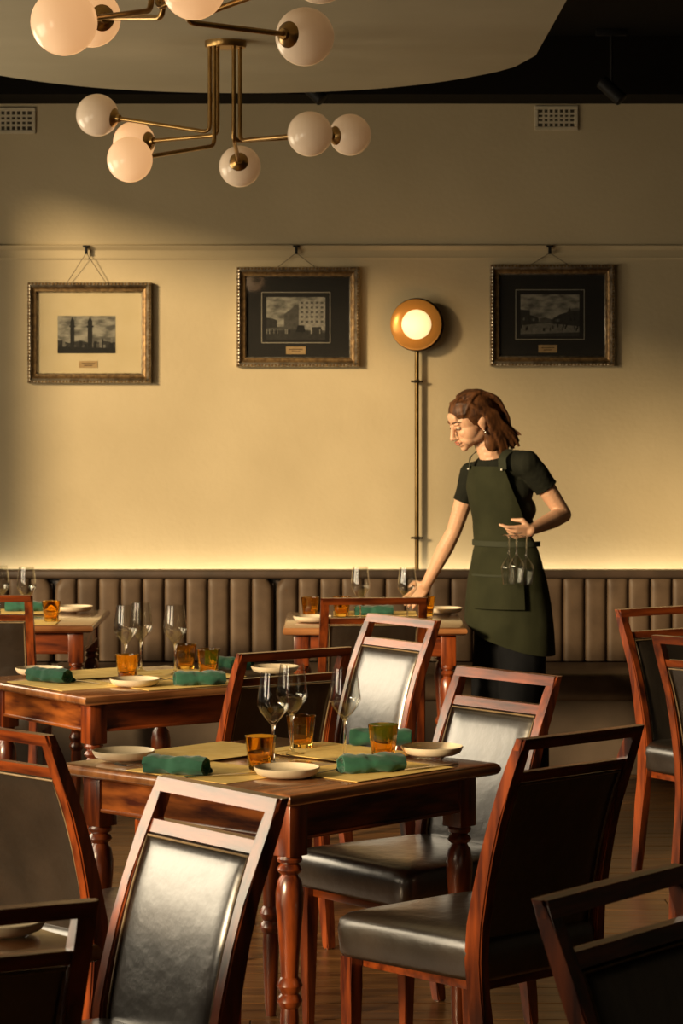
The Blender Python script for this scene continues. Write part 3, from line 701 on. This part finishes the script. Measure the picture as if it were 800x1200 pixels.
# plate
bm = bmesh.new(); lathe(bm, [(0, .004), (.050, .004), (.052, .0), (.060, .0), (.074, .006), (.080, .016), (.0815, .021), (.0795, .0225), (.077, .019), (.070, .0105), (.058, .0075), (0, .0070)], 56)
pl0 = tag(obj('side_plate', bm, M['ceramic'], angle=60), 'x', 'plate')
ZP = .7545
for px, py, lab in ((336, 909, 'cream side plate at front corner of nearest whole table'), (145, 889, 'cream side plate at left end of nearest whole table'), (506, 884, 'cream side plate at right end of nearest whole table'),
        (158, 803, 'cream side plate at front corner of second table'), (46, 790, 'cream side plate at left end of second table'), (322, 788, 'cream side plate on second table seen through black-backed chair'),
        (520, 718, "cream side plate on waitress's table beside her skirt"), (366, 728, "cream side plate at left of waitress's table"), (87, 716, 'cream side plate on far left table by the bench'),
        (-1, 1092, 'cream side plate on bottom left table seen through black chair')):
    clone(pl0, PZ(px, py, ZP), 0, lab, 'cream side plates')
# tumbler: flat facets, thick base
fac = lambda k: 1+.022*math.cos(2*math.pi*k*9/72)
bm = bmesh.new(); lathe(bm, [(0, .0), (.027, .0), (.0295, .003), (.0345, .045), (.0395, .084), (.0392, .0852), (.0372, .0848), (.0325, .045), (.0272, .016), (.024, .013), (0, .0125)], 72, fac=fac)
tu0 = tag(obj('tumbler', bm, M['amber'], angle=50), 'x', 'tumbler')
for px, py, lab in ((305, 902, 'amber tumbler nearest on the nearest whole table, left'), (353, 876, 'amber tumbler behind the wine glasses on nearest whole table'), (449, 887, 'amber tumbler at right of nearest whole table'),
        (149, 797, 'amber tumbler under left wine glasses on second table'), (217, 784, 'amber tumbler just right of single wine glass on second table'), (244, 790, 'rightmost amber tumbler on second table'),
        (60, 728, 'amber tumbler on far left table'), (363, 723, "left amber tumbler on waitress's table"), (499, 722, "amber tumbler on waitress's table right of her hand"), (400, 722, "middle amber tumbler on waitress's table seen through chair")):
    clone(tu0, PZ(px, py, ZP-.0015), random.random(), lab, 'amber glass tumblers')
# wine glass
wg0 = thing('wine_glass', 'x', 'wine glass')
bm = bmesh.new(); lathe(bm, [(0, .0), (.033, .0), (.0345, .0012), (.033, .0022), (.016, .0045), (.0055, .010), (.0036, .020), (.0033, .060), (.0036, .092), (.0062, .101), (.0075, .104), (0, .1065)], 40); obj('stem_and_foot', bm, M['glass_solid'], wg0, angle=60)
bm = bmesh.new(); lathe(bm, [(.0062, .1035), (.019, .118), (.034, .138), (.0402, .152), (.0408, .158), (.0385, .178), (.0335, .215), (.0310, .236), (.0302, .2362), (.0302, .235), (.0327, .214), (.0376, .178), (.0397, .158), (.0392, .153), (.0330, .139), (.0185, .1195), (0, .1075)], 56); obj('bowl', bm, M['glass'], wg0, angle=60)
for px, py, lab in ((320, 897, 'wine glass, front left of three on nearest whole table'), (342, 884, 'wine glass, rear left of three on nearest whole table'), (404, 890, 'wine glass at right of three on nearest whole table'),
        (147, 791, 'front wine glass of left pair on second table'), (165, 787, 'rear wine glass of left pair on second table'), (205, 791, 'single wine glass right of pair on second table'),
        (422, 731, "left wine glass on waitress's table"), (477, 732, "right wine glass on waitress's table beside her hand"), (31, 731, 'wine glass on far left table, wholly in view'), (0, 729, 'wine glass on far left table cut by photo edge')):
    clone(wg0, PZ(px, py, ZP-.002), 0, lab, 'wine glasses standing on tables')
# rolled napkin
def napkin_mesh(seed):
    rg = random.Random(seed); bm = bmesh.new(); n, seg = 22, 28; rings = []; L = .165
    for i in range(n+1):
        u = i/n; x = (u-.5)*L; pinch = 1-.10*math.exp(-((u-.42)/.06)**2); end = 1-.10*(abs(2*u-1))**8
        ring = []
        for k in range(seg):
            a = 2*math.pi*k/seg; r = pinch*end*(1+.05*math.sin(3*a+u*3+seed)+.03*math.sin(7*a-u*9))
            y = .031*r*math.cos(a); z = .023+.024*r*math.sin(a)
            w_ = noise.noise(Vector((u*5+seed*3, a*1.3, seed))); cr = abs(noise.noise(Vector((u*9, math.cos(a)*1.5+seed, math.sin(a)*1.5)))); z += (.0045*w_-.006*cr*(1 if z > .012 else 0)); y += .004*w_
            ring.append(bm.verts.new((x, y+.004*math.sin(u*5+seed), max(.0, z))))
        rings.append(ring)
    for a, b in zip(rings, rings[1:]):
        for k in range(seg): bm.faces.new((a[k], a[(k+1) % seg], b[(k+1) % seg], b[k]))
    for q, s in ((rings[0], -1), (rings[-1], 1)):                 # rolled ends: sunk spiral steps
        pv = q; c = sum((v.co for v in q), Vector())/seg
        for f_, d in ((.86, .0), (.80, -.008), (.58, -.003), (.50, -.010), (.28, -.004), (.2, -.010)):
            nr = [bm.verts.new(c+(v.co-c)*f_+Vector((s*d, 0, 0))) for v in q]
            for k in range(seg): bm.faces.new((pv[k], pv[(k+1) % seg], nr[(k+1) % seg], nr[k]))
            pv = nr
        bm.faces.new(pv)
    # loose outer flap
    fl_ = []
    for i in range(n+1):
        u = i/n; x = (u-.5)*L*.97; fl_.append([bm.verts.new((x, .030+.004*math.sin(u*5+seed), .018)), bm.verts.new((x, .040+.003*math.sin(u*8), .010)), bm.verts.new((x, .043+.003*math.sin(u*8), .0035)), bm.verts.new((x, .03, .001))])
    for a, b in zip(fl_, fl_[1:]):
        for k in range(3): bm.faces.new((a[k], a[k+1], b[k+1], b[k]))
    return bm
nk = [tag(obj('napkin', napkin_mesh(s_), M['napkin'], angle=50), 'x', 'napkin') for s_ in (1, 2, 3)]
def nap(i, px, py, deg, lab): clone(nk[i], PZ(px, py, ZP-.0025), R(deg), lab, 'rolled green napkins')
nap(0, 206, 907, -22, 'rolled green napkin at left of nearest whole table'); nap(1, 436, 905, 22, 'rolled green napkin at front right of nearest whole table')
nap(2, 446, 874, -5, 'rolled green napkin partly hidden behind right tumbler on nearest whole table')
nap(0, 57, 799, -35, 'rolled green napkin at left of second table'); nap(1, 234, 803, 15, 'rolled green napkin at front right of second table'); nap(2, 268, 785, -10, 'rolled green napkin behind tumblers on second table')
nap(0, 438, 722, 3, "rolled green napkin under the waitress's hand"); nap(1, 28, 717, 3, 'rolled green napkin on far left table')
# cutlery
bm = bmesh.new(); pts = [(-.10, .009), (-.03, .006), (.0, .004), (.02, .009), (.08, .010), (.105, .003), (.105, -.002), (.02, -.007), (.0, -.004), (-.03, -.006), (-.10, -.009)]
tp = [bm.verts.new((x, y, .003)) for x, y in pts]; bt = [bm.verts.new((x, y, .0)) for x, y in pts]; bm.faces.new(tp); bm.faces.new(bt)
for k in range(len(pts)): k2 = (k+1) % len(pts); bm.faces.new((tp[k], tp[k2], bt[k2], bt[k]))
kn0 = tag(obj('table_knife', bm, M['steel'], smooth=False), 'x', 'knife')
bm = bmesh.new()
frames_tube(bm, [(-.10, 0, .003), (-.06, 0, .004), (-.01, 0, .006), (.02, 0, .008), (.045, 0, .004)], [.006, .0045, .0025, .004, .0095], 10, flat=.35)
for k in range(4): frames_tube(bm, [(.043, -.0075+.005*k, .004), (.07, -.0075+.005*k, .003), (.092, -.0075+.005*k, .007)], [.0018, .0016, .0009], 6)
fk0 = tag(obj('table_fork', bm, M['steel']), 'x', 'fork')
def cut(pr, px, py, deg, lab, g): clone(pr, PZ(px, py, ZP-.002), R(deg), lab, g)
cut(kn0, 262, 909, 20, 'steel knife beside left napkin on nearest whole table', 'table knives'); cut(fk0, 165, 901, 140, 'steel fork between plate and left napkin on nearest whole table', 'table forks')
cut(kn0, 500, 900, 40, 'steel knife by right plate on nearest whole table', 'table knives'); cut(fk0, 392, 905, 47, 'steel fork between front plate and napkin on nearest whole table', 'table forks')
cut(kn0, 96, 799, 130, 'steel knife beside left napkin on second table', 'table knives'); cut(fk0, 192, 799, 36, 'steel fork between front plate and napkin on second table', 'table forks')
#PERSON
# ------------------------------------------------------------------ the waitress
def remesh(name, bm, m, voxel, parent=None, smooth_it=3, post=None):
    me = bpy.data.meshes.new('tmp'); bm.to_mesh(me); bm.free()
    o = bpy.data.objects.new('tmp', me); C.objects.link(o)
    md = o.modifiers.new('r', 'REMESH'); md.mode = 'VOXEL'; md.voxel_size = voxel
    if smooth_it: sm = o.modifiers.new('s', 'SMOOTH'); sm.factor = .5; sm.iterations = smooth_it
    dg = bpy.context.evaluated_depsgraph_get(); dg.update()
    me2 = bpy.data.meshes.new_from_object(o.evaluated_get(dg)); bpy.data.objects.remove(o); bpy.data.meshes.remove(me)
    b2 = bmesh.new(); b2.from_mesh(me2); bpy.data.meshes.remove(me2)
    if post: post(b2)
    for f in b2.faces: f.smooth = True
    me3 = bpy.data.meshes.new(name); b2.to_mesh(me3); b2.free(); me3.materials.append(m)
    r = bpy.data.objects.new(name, me3); C.objects.link(r); r.parent = parent
    return r
def limb(bm, pts, rads, step=.45, seg=12):
    """chain of overlapping balls along a path, radius interpolated"""
    pts = [Vector(p) for p in pts]
    for (a, ra), (b, rb) in zip(zip(pts, rads), zip(pts[1:], rads[1:])):
        n = max(1, int((b-a).length/(min(ra, rb)*step)))
        for k in range(n+1):
            t_ = k/n; sphere(bm, a.lerp(b, t_), ra+(rb-ra)*t_, seg, seg*2//3)
WY = 11.32
wb = thing('person', 'young woman in dark green apron leaning over a table, holding glasses', 'person', (PY(602, 900, WY).x, WY, 0))
org = wb.location.copy()
def Q(px, py, dy=0): return PY(px, py, WY+dy)-org
fa = R(225); fw = Vector((math.cos(fa), math.sin(fa), 0)); sd_ = Vector((-math.sin(fa), math.cos(fa), 0))*-1   # fw: where she faces, sd_: towards her right
def ell(bm, c, a, b, h, seg=24):          # ellipsoid aligned with the torso: a across, b front-back
    m4 = Matrix((( *sd_, ), (*fw, ), (0, 0, 1))).transposed().to_4x4()
    sphere(bm, c, (a, b, h), seg, 16, m4)
def torso(bm, grow=0.0):
    for px, py, a, b, h in ((585, 550, .125, .070, .070), (589, 575, .140, .100, .085), (592, 596, .134, .098, .08), (594, 617, .118, .090, .075), (595, 640, .124, .094, .075), (597, 665, .148, .110, .085), (598, 690, .160, .122, .085)):
        ell(bm, Q(px, py), a+grow, b+grow, h+grow)
shR, elR, wrR = Q(553, 556, .11), Q(532, 622, .15), Q(499, 686, .20)
shL, elL, wrL = Q(620, 542, -.10), Q(660, 603, -.06), Q(622, 621, -.25)
neck0, neck1 = Q(577, 539), Q(566, 518, .0)
# head in local axes (x: her right, y: forward, z: up), then posed
hc = Q(554, 494, -.01)
hf = Vector((-.90, -.36, -.38)).normalized(); hs = hf.cross(Vector((0, 0, 1))).normalized(); hs = (hs+Vector((0, 0, .06))).normalized(); hu = hs.cross(hf).normalized()
HM = Matrix((hs, hf, hu)).transposed().to_4x4() @ Matrix.Scale(1.07, 4)
def HP(x, y, z): return hc+HM @ Vector((x, y, z))
def hsph(bm, x, y, z, r, seg=20, rot=None): sphere(bm, HP(x, y, z), r, seg, 14, HM @ rot if rot else HM)
sk = bmesh.new()
hsph(sk, 0, -.012, .030, (.070, .088, .078)); hsph(sk, 0, .030, .018, (.060, .056, .060)); hsph(sk, 0, .030, -.030, (.050, .050, .052)); hsph(sk, 0, .048, -.062, (.030, .034, .028)); hsph(sk, 0, .068, -.082, (.017, .016, .015))
hsph(sk, 0, .008, -.045, (.050, .050, .042))
for s in (-1, 1): hsph(sk, s*.036, .038, -.026, (.026, .038, .036)); hsph(sk, s*.030, .044, -.050, (.024, .034, .026))
for s in (-1, 1): hsph(sk, s*.030, .058, -.018, (.024, .024, .022)); hsph(sk, s*.046, .018, -.050, (.012, .034, .022)); hsph(sk, s*.022, .078, .022, (.020, .012, .008))
hsph(sk, 0, .078, .042, (.036, .014, .026))                                               # brow
for k in range(6): t_ = k/5; hsph(sk, 0, .086+.018*t_, .012-.040*t_, (.007+.004*t_, .010, .009), 12)   # nose bridge
hsph(sk, 0, .106, -.031, (.011, .010, .009), 12)
for s in (-1, 1): hsph(sk, s*.009, .098, -.034, (.006, .008, .006), 10)
hsph(sk, 0, .084, -.052, (.020, .013, .010), 12); hsph(sk, 0, .080, -.066, (.017, .012, .008), 12)
for s in (-1, 1):                                                                          # ears
    hsph(sk, s*.068, -.008, -.004, (.008, .017, .027), 14); hsph(sk, s*.072, -.014, .006, (.008, .014, .018), 12); hsph(sk, s*.069, -.004, -.026, (.006, .008, .010), 10)
limb(sk, [neck0-Vector((0, 0, .04)), neck0, HP(0, -.020, -.055)], [.058, .050, .050])
torso(sk, -.012)
limb(sk, [Q(588, 552), shR+Vector((0, 0, -.008))], [.055, .046]); limb(sk, [Q(588, 554), shL+Vector((-.006, 0, -.016))], [.050, .040])
limb(sk, [shR, shR.lerp(elR, .5), elR, elR.lerp(wrR, .3), wrR], [.044, .040, .033, .036, .0235])
limb(sk, [shL+Vector((-.004, 0, -.012)), shL.lerp(elL, .5), elL, elL.lerp(wrL, .3), wrL], [.038, .041, .034, .037, .0235])
# legs (inside the trousers) and feet
hipR, hipL = Q(585, 705, .06), Q(612, 705, -.07)
ftR = Vector((hipR.x-.02, hipR.y+.02, .07)); ftL = Vector((hipL.x+.03, hipL.y, .07))
for hp_, ft_ in ((hipR, ftR), (hipL, ftL)):
    kn = hp_.lerp(ft_, .5)+fw*.03
    limb(sk, [hp_, hp_.lerp(kn, .5), kn, kn.lerp(ft_, .35), ft_], [.085, .072, .052, .050, .036])
    limb(sk, [ft_-Vector((0, 0, .03)), ft_+fw*.13-Vector((0, 0, .045))], [.032, .022])
def hand(bm, wrist, pd, nrm, side, spec, scale=1.0):
    """pd: direction wrist->knuckles, nrm: out of the back of the hand, side: towards the thumb; spec: per finger list of curl angles (deg)"""
    pd = pd.normalized(); side = (side-pd*side.dot(pd)).normalized(); nrm = (nrm-pd*nrm.dot(pd)-side*nrm.dot(side)).normalized()
    for i in range(4):                                         # palm: four metacarpal rays
        o_ = (1.5-i)*.0195*scale
        limb(bm, [wrist+side*o_*.55, wrist+pd*.045*scale+side*o_*.8, wrist+pd*.082*scale+side*o_], [.016*scale, .0145*scale, .0118*scale], .35, 10)
    tips = []
    L = (.041, .046, .042, .032)
    for i in range(4):
        o_ = (1.5-i)*.0195*scale; p = wrist+pd*.084*scale+side*o_; d = pd.copy(); spread = (1.5-i)*spec[i][3]
        d = (d+side*spread).normalized(); path = [p]; rads = [.0105*scale]
        for j, (l, c_) in enumerate(zip((L[i], L[i]*.62, L[i]*.5), spec[i][:3])):
            ax_ = side; d = Matrix.Rotation(R(c_), 3, nrm.cross(pd) if False else side) @ d if side.cross(d).dot(nrm) < 0 else Matrix.Rotation(-R(c_), 3, side) @ d
            p = p+d*l*scale; path.append(p); rads.append((.0095, .0085, .0068)[j]*scale)
        limb(bm, path, rads, .35, 10); tips.append(p)
    b0 = wrist+pd*.018*scale+side*.022*scale; t1_ = b0+(pd*.55+side*.75-nrm*spec[4][0]).normalized()*.042*scale; t2_ = t1_+(pd*.85+side*spec[4][1]-nrm*spec[4][2]).normalized()*.032*scale; t3_ = t2_+(pd*.9+side*spec[4][1]*.5-nrm*spec[4][2]).normalized()*.026*scale
    limb(bm, [b0, t1_, t2_, t3_], [.0165*scale, .013*scale, .0105*scale, .008*scale], .35, 10)
    return tips
nap_c = PZ(440, 720, .80)
hR_dir = (PZ(474, 712, .795)-org)-wrR
hand(sk, wrR, hR_dir, Vector((-.1, -.35, .9)), Vector((-.75, .35, -.1)), [(-20, 45, 30, .08), (-22, 48, 30, .05), (-26, 50, 30, .03), (-30, 52, 30, .05), (.35, .25, .5)][0:5], .84)
hL_dir = Q(604, 626, -.27)-wrL
gripC = Q(603, 632, -.30)
hand(sk, wrL, Vector((-.9, -.25, -.12)), Vector((.15, -.55, .75)), Vector((-.15, -.6, .75)).cross(Vector((-.9, -.25, -.1)))*0+Vector((.0, -.45, .85)), [(10, 25, 15, .05), (38, 52, 35, .0), (50, 62, 40, .0), (58, 66, 42, .0), (.5, -.15, .6)], .80)
body = remesh('body', sk, M['skin'], .0034, wb, 5)
# facial details
bm = bmesh.new()
for s in (-1, 1): hsph(bm, s*.029, .076, .006, (.0115, .0085, .0075), 14)
e_ = obj('eyes', bm, M['eye'], wb)
bm = bmesh.new()
for s in (-1, 1): hsph(bm, s*.029, .0775, .0095, (.0125, .0088, .0062), 14)
obj('eyelids', bm, M['skin'], wb)
bm = bmesh.new()
for s in (-1, 1):
    frames_tube(bm, [HP(s*.016, .083, .003), HP(s*.024, .0875, .0015), HP(s*.033, .0865, .0015), HP(s*.043, .078, .004)], [.0012, .002, .002, .001], 6)
obj('eyelashes', bm, M['lash'], wb)
bm = bmesh.new()
for s in (-1, 1):
    frames_tube(bm, [HP(s*.012, .0925, .026), HP(s*.024, .091, .031), HP(s*.036, .083, .032), HP(s*.048, .070, .027)], [.0022, .003, .0026, .0012], 6)
obj('eyebrows', bm, M['hair'], wb)
bm = bmesh.new(); hsph(bm, 0, .0925, -.0505, (.017, .0065, .0042), 14); hsph(bm, 0, .0905, -.0600, (.015, .0070, .0050), 14); obj('lips', bm, M['lip'], wb)
bm = bmesh.new(); hsph(bm, -.074, -.004, -.034, (.0035, .0035, .0035), 10); hsph(bm, -.075, -.004, -.043, (.005, .003, .007), 10); obj('earring', bm, M['silver'], wb)
# hair: scalp cap plus combed locks falling to the shoulder
hb_ = bmesh.new()
hsph(hb_, 0, -.022, .038, (.079, .092, .084)); hsph(hb_, 0, .018, .055, (.066, .066, .058)); hsph(hb_, 0, -.055, .000, (.070, .066, .085)); hsph(hb_, 0, -.062, -.050, (.068, .056, .075)); hsph(hb_, 0, -.070, -.098, (.062, .044, .050))
for s in (-1, 1): hsph(hb_, s*.050, -.036, -.075, (.024, .036, .066)); hsph(hb_, s*.052, -.024, -.100, (.020, .030, .040))
rg = random.Random(5)
def lock(a0, z0, back, drop, r, side_):
    pts = []
    for k in range(9):
        t_ = k/8
        if k < 4:
            q_ = t_/.5; y = .055-.075*q_+back*.2*q_; z = .096-.050*q_**2; x = side_*(.022+.056*q_)
            pts.append(HP(x, y+a0, z+z0))
        else:
            q_ = (t_-.44)/.56; pts.append(HP(side_*(.078+.006*math.sin(q_*4+a0*60)-.014*q_), -.020-back*(.35+.65*q_)+a0*.5+.006*math.sin(q_*7+a0*90), .040-drop*q_))
    frames_tube(hb_, catmull(pts, 3), [r*(.6+.6*math.sin(math.pi*min(1, (i+2)/27))) for i in range(25)], 8)
for s in (-1, 1):
    for k in range(11):
        u = k/10; lock(-.012*u+rg.uniform(-.004, .004), -.004*u, .030+.075*u, .178+.022*rg.random()-.01*u, .0095, s)
for k in range(11):                                             # locks down the back
    x = -.060+.012*k; pts = [HP(x*.5, .02, .108), HP(x*.8, -.05, .108), HP(x, -.102, .06), HP(x*1.05, -.118, .0), HP(x*1.05, -.115+.008*math.sin(k*2.1), -.06), HP(x, -.104, -.138-.014*math.sin(k*1.7))]
    frames_tube(hb_, catmull(pts, 4), [.009+.002*math.sin(i) for i in range(21)], 8)
for k in range(13):                                             # swept back from the hairline
    a = -1.15+2.3*k/12; x = .060*math.sin(a); pts = [HP(x*1.02, .064*math.cos(a*.85)+.012, .068-.020*abs(math.sin(a))), HP(x*1.1, .040*math.cos(a), .098-.016*abs(math.sin(a))), HP(x*.9, -.03, .116-.01*abs(a)), HP(x*.6, -.085, .085)]
    frames_tube(hb_, catmull(pts, 4), [.0065]*13, 8)
remesh('hair', hb_, M['hair'], .0032, wb, 1)
bm = bmesh.new()
for k in range(7):
    x = -.03-.006*k; frames_tube(bm, catmull([HP(x, -.10, -.02), HP(x, -.124, -.07), HP(x-.004*k, -.120-.003*k, -.105), HP(x-.01, -.132, -.120+.006*k)], 4), [.0028]*12+[.001], 6)
obj('loose_strands', bm, M['hair'], wb)
# shirt with short sleeves
sb = bmesh.new(); torso(sb, .006)
limb(sb, [Q(588, 548, .01), shR+Vector((.004, 0, -.004))], [.062, .054]); limb(sb, [Q(588, 544, .01), shL+Vector((-.004, 0, -.008))], [.066, .056])
limb(sb, [shR, shR.lerp(elR, .44)], [.054, .049]); limb(sb, [shL+Vector((-.003, 0, -.006)), shL.lerp(elL, .48)], [.054, .051])
limb(sb, [neck0-Vector((0, 0, .030)), neck0+Vector((0, 0, .004))], [.068, .060])
def wrinkle(amp, sc_):
    def f(b):
        b.normal_update()
        for v in b.verts: v.co += v.normal*amp*noise.noise(Vector((v.co.x*sc_, v.co.y*sc_, v.co.z*sc_*.6)))
        n0 = neck0+Vector((0, 0, .012))
    return f
def shirt_post(b):
    wrinkle(.008, 16)(b)
    # neckline: cut everything above a tilted plane around the neck
    nrm_ = (Vector((0, 0, 1))+fw*.25).normalized(); pl_ = neck0+Vector((0, 0, .012))
    for v in b.verts:
        d = v.co-neck0; rr_ = Vector((d.x, d.y, 0)).length
        if rr_ < .085 and (v.co-pl_).dot(nrm_) > 0: v.co -= nrm_*(v.co-pl_).dot(nrm_)
    for (s0, s1, k) in ((shR, elR, .47), (shL, elL, .49)):      # sleeve hems cut square
        ax_ = (s1-s0).normalized(); pt = s0.lerp(s1, k)
        for v in b.verts:
            h_ = (v.co-pt).dot(ax_); off = (v.co-pt)-ax_*h_
            if h_ > 0 and off.length < .07: v.co -= ax_*h_
remesh('shirt', sb, M['shirt'], .005, wb, 2, shirt_post)
# trousers: wide dark legs from the waist
tb = bmesh.new()
for px, py, a, b, h in ((594, 622, .126, .098, .05), (595, 645, .132, .102, .07), (597, 668, .158, .120, .08), (598, 695, .172, .134, .09), (599, 722, .168, .140, .08)): ell(tb, Q(px, py), a, b, h)
for hp_, ft_ in ((hipR, ftR), (hipL, ftL)):
    kn = hp_.lerp(ft_, .5)+fw*.02; limb(tb, [hp_-Vector((0, 0, .03)), hp_.lerp(kn, .5), kn, Vector((ft_.x, ft_.y, .12))], [.108, .104, .094, .088], .25, 16)
def tr_post(b):
    wrinkle(.010, 9)(b)
    for v in b.verts:
        if v.co.z < .06: v.co.z = .06
remesh('trousers', tb, M['trousers'], .008, wb, 2, tr_post)
for nm, ft_ in (('shoe', ftR), ('shoe', ftL)):
    bm = bmesh.new(); m4 = Matrix((sd_, fw, Vector((0, 0, 1)))).transposed().to_4x4()
    for d, r_ in ((-.035, (.038, .05, .042)), (.04, (.044, .06, .040)), (.115, (.045, .065, .030))): sphere(bm, Vector((ft_.x, ft_.y, .028))+fw*d, r_, 20, 12, m4)
    def shp(b):
        for v in b.verts: v.co.z = max(v.co.z, .002)
    remesh(nm, bm, M['black'], .006, wb, 2, shp)
# apron: cloth wrapped round the front, open behind
def sect(z):                               # torso ellipse at height z (world): centre, half widths
    keys = [(.60, 600, .188, .165), (.74, 600, .186, .160), (.84, 599, .182, .148), (.93, 598, .172, .136), (1.0, 596.5, .155, .119), (1.07, 595, .137, .107), (1.15, 594, .131, .103), (1.23, 592, .147, .110), (1.31, 589, .151, .112), (1.38, 587, .142, .098), (1.42, 585, .128, .084), (1.45, 585, .12, .08)]
    z = max(keys[0][0], min(keys[-1][0], z))
    for k0, k1 in zip(keys, keys[1:]):
        if z <= k1[0]:
            t_ = (z-k0[0])/(k1[0]-k0[0]); px = k0[1]+(k1[1]-k0[1])*t_; return px, k0[2]+(k1[2]-k0[2])*t_, k0[3]+(k1[3]-k0[3])*t_
def on_torso(z, ang, off):                 # ang: 0 = front, + towards her right
    px, a, b = sect(z); c = Q(px, 600); c.z = z
    return c+sd_*(a+off)*math.sin(ang)+fw*(b+off)*math.cos(ang)
def cloth(name, rows, m, thick=.004, cols=44, par=None):
    """rows: list of (z, ang0, ang1, off)"""
    bm = bmesh.new(); G = []
    for zf, a0, a1, off in rows:
        ro, ri = [], []
        for i in range(cols+1):
            u = i/cols; ang = R(a0+(a1-a0)*u); z = zf(ang) if callable(zf) else zf
            fold = .007*noise.noise(Vector((ang*2.2, z*5.5, 3)))+(max(0, 1.05-z)*.030*(math.sin(ang*5+z*2.5)*.5+.5*noise.noise(Vector((ang*3, z*2, 9)))))
            fold += .006*math.exp(-((z-1.10-.05*math.sin(ang*2))/.018)**2)-.005*math.exp(-((z-1.075)/.015)**2)
            ro.append(bm.verts.new(on_torso(z, ang, off+fold+thick))); ri.append(bm.verts.new(on_torso(z, ang, off+fold)))
        G.append((ro, ri))
    for (a, a_), (b, b_) in zip(G, G[1:]):
        for i in range(cols):
            bm.faces.new((a[i], a[i+1], b[i+1], b[i])); bm.faces.new((a_[i], b_[i], b_[i+1], a_[i+1]))
        bm.faces.new((a[0], b[0], b_[0], a_[0])); bm.faces.new((a[-1], a_[-1], b_[-1], b[-1]))
    for q in (G[0], G[-1]):
        for i in range(cols): bm.faces.new((q[0][i], q[0][i+1], q[1][i+1], q[1][i]))
    return obj(name, bm, m, par or wb, angle=60)
rows = []
hem = lambda ang: .735-.085*math.sin(-ang)*1.0-.01 if True else 0
for k in range(34):
    v = k/33
    def zf(ang, v=v):
        h_ = .70+.075*math.sin(ang); return h_+(1.405-h_)*v
    zm = .70+(1.405-.70)*v
    if zm > 1.12: q_ = (zm-1.12)/(1.385-1.12); half = 82-42*q_**.8; off = .014
    else: half = 92+10*min(1, (1.12-zm)/.4); off = .016+.012*(1.12-zm)
    rows.append((zf, -half, half, off))
ap = cloth('apron', rows, M['apron'])
def strap(pts, wd, nm, m, par=wb, th=.002):
    bm = bmesh.new(); pr = None
    pts = catmull(pts, 5)
    for i, p in enumerate(pts):
        t_ = (pts[min(i+1, len(pts)-1)]-pts[max(0, i-1)]).normalized(); c = Q(590, 560); nn = (p-Vector((c.x, c.y, p.z if p.z < 1.36 else 1.30))).normalized(); s_ = t_.cross(nn).normalized()*wd/2
        q = [bm.verts.new(v) for v in (p-s_, p+s_, p+s_+nn*th, p-s_+nn*th)]
        if pr:
            for k in range(4): bm.faces.new((pr[k], pr[(k+1) % 4], q[(k+1) % 4], q[k]))
        else: bm.faces.new(q)
        pr = q
    bm.faces.new(pr); return obj(nm, bm, m, par)
for sg, sh_ in ((1, shR), (-1, shL)):
    p0 = on_torso(1.393, R(sg*36), .020); top_p = neck0.lerp(sh_, .52); top_p.z = max(sh_.z, neck0.z)+.040
    strap([p0, p0.lerp(top_p, .5)+fw*.028+Vector((0, 0, .012)), top_p, top_p-fw*.08-Vector((0, 0, .035)), on_torso(1.33, R(sg*150), .02)], .032, 'shoulder_strap', M['seam'])
    bm = bmesh.new(); c_ = p0+fw*.006; sphere(bm, c_, .0045, 12, 8); obj('button', bm, M['button'], ap)
strap([on_torso(1.085, R(a), .024) for a in range(-100, 101, 20)], .022, 'waist_tie', M['seam'])
# pocket on the skirt of the apron
pr_ = [(z, -52, 14, .040+.012*(1.12-z)) for z in [.82+.012*k for k in range(12)]]
pk = cloth('pocket', pr_, M['apron'], .003, 24, ap)
strap([on_torso(.957, R(a), .052) for a in (-52, -30, -8, 14)], .008, 'pocket_seam', M['seam'], ap)
# the three wine glasses hanging bowl-down from her fingers
for k, (gx, gy, dy, tilt, lab) in enumerate(((596, 646, -.27, (0, 0), 'left wine glass hanging upside down from her hand'), (605, 644, -.345, (1, 0), 'middle wine glass hanging upside down from her hand'), (617, 647, -.27, (1, 1), 'right wine glass hanging upside down from her hand'))):
    p = PY(gx, gy-19.5, WY+dy)
    o = dup(wg0, p, 0, lab, 'wine glasses held in her hand', rot=(R(180+tilt[0]), R(tilt[1]), 0)); o.scale = (.78, .78, .86)
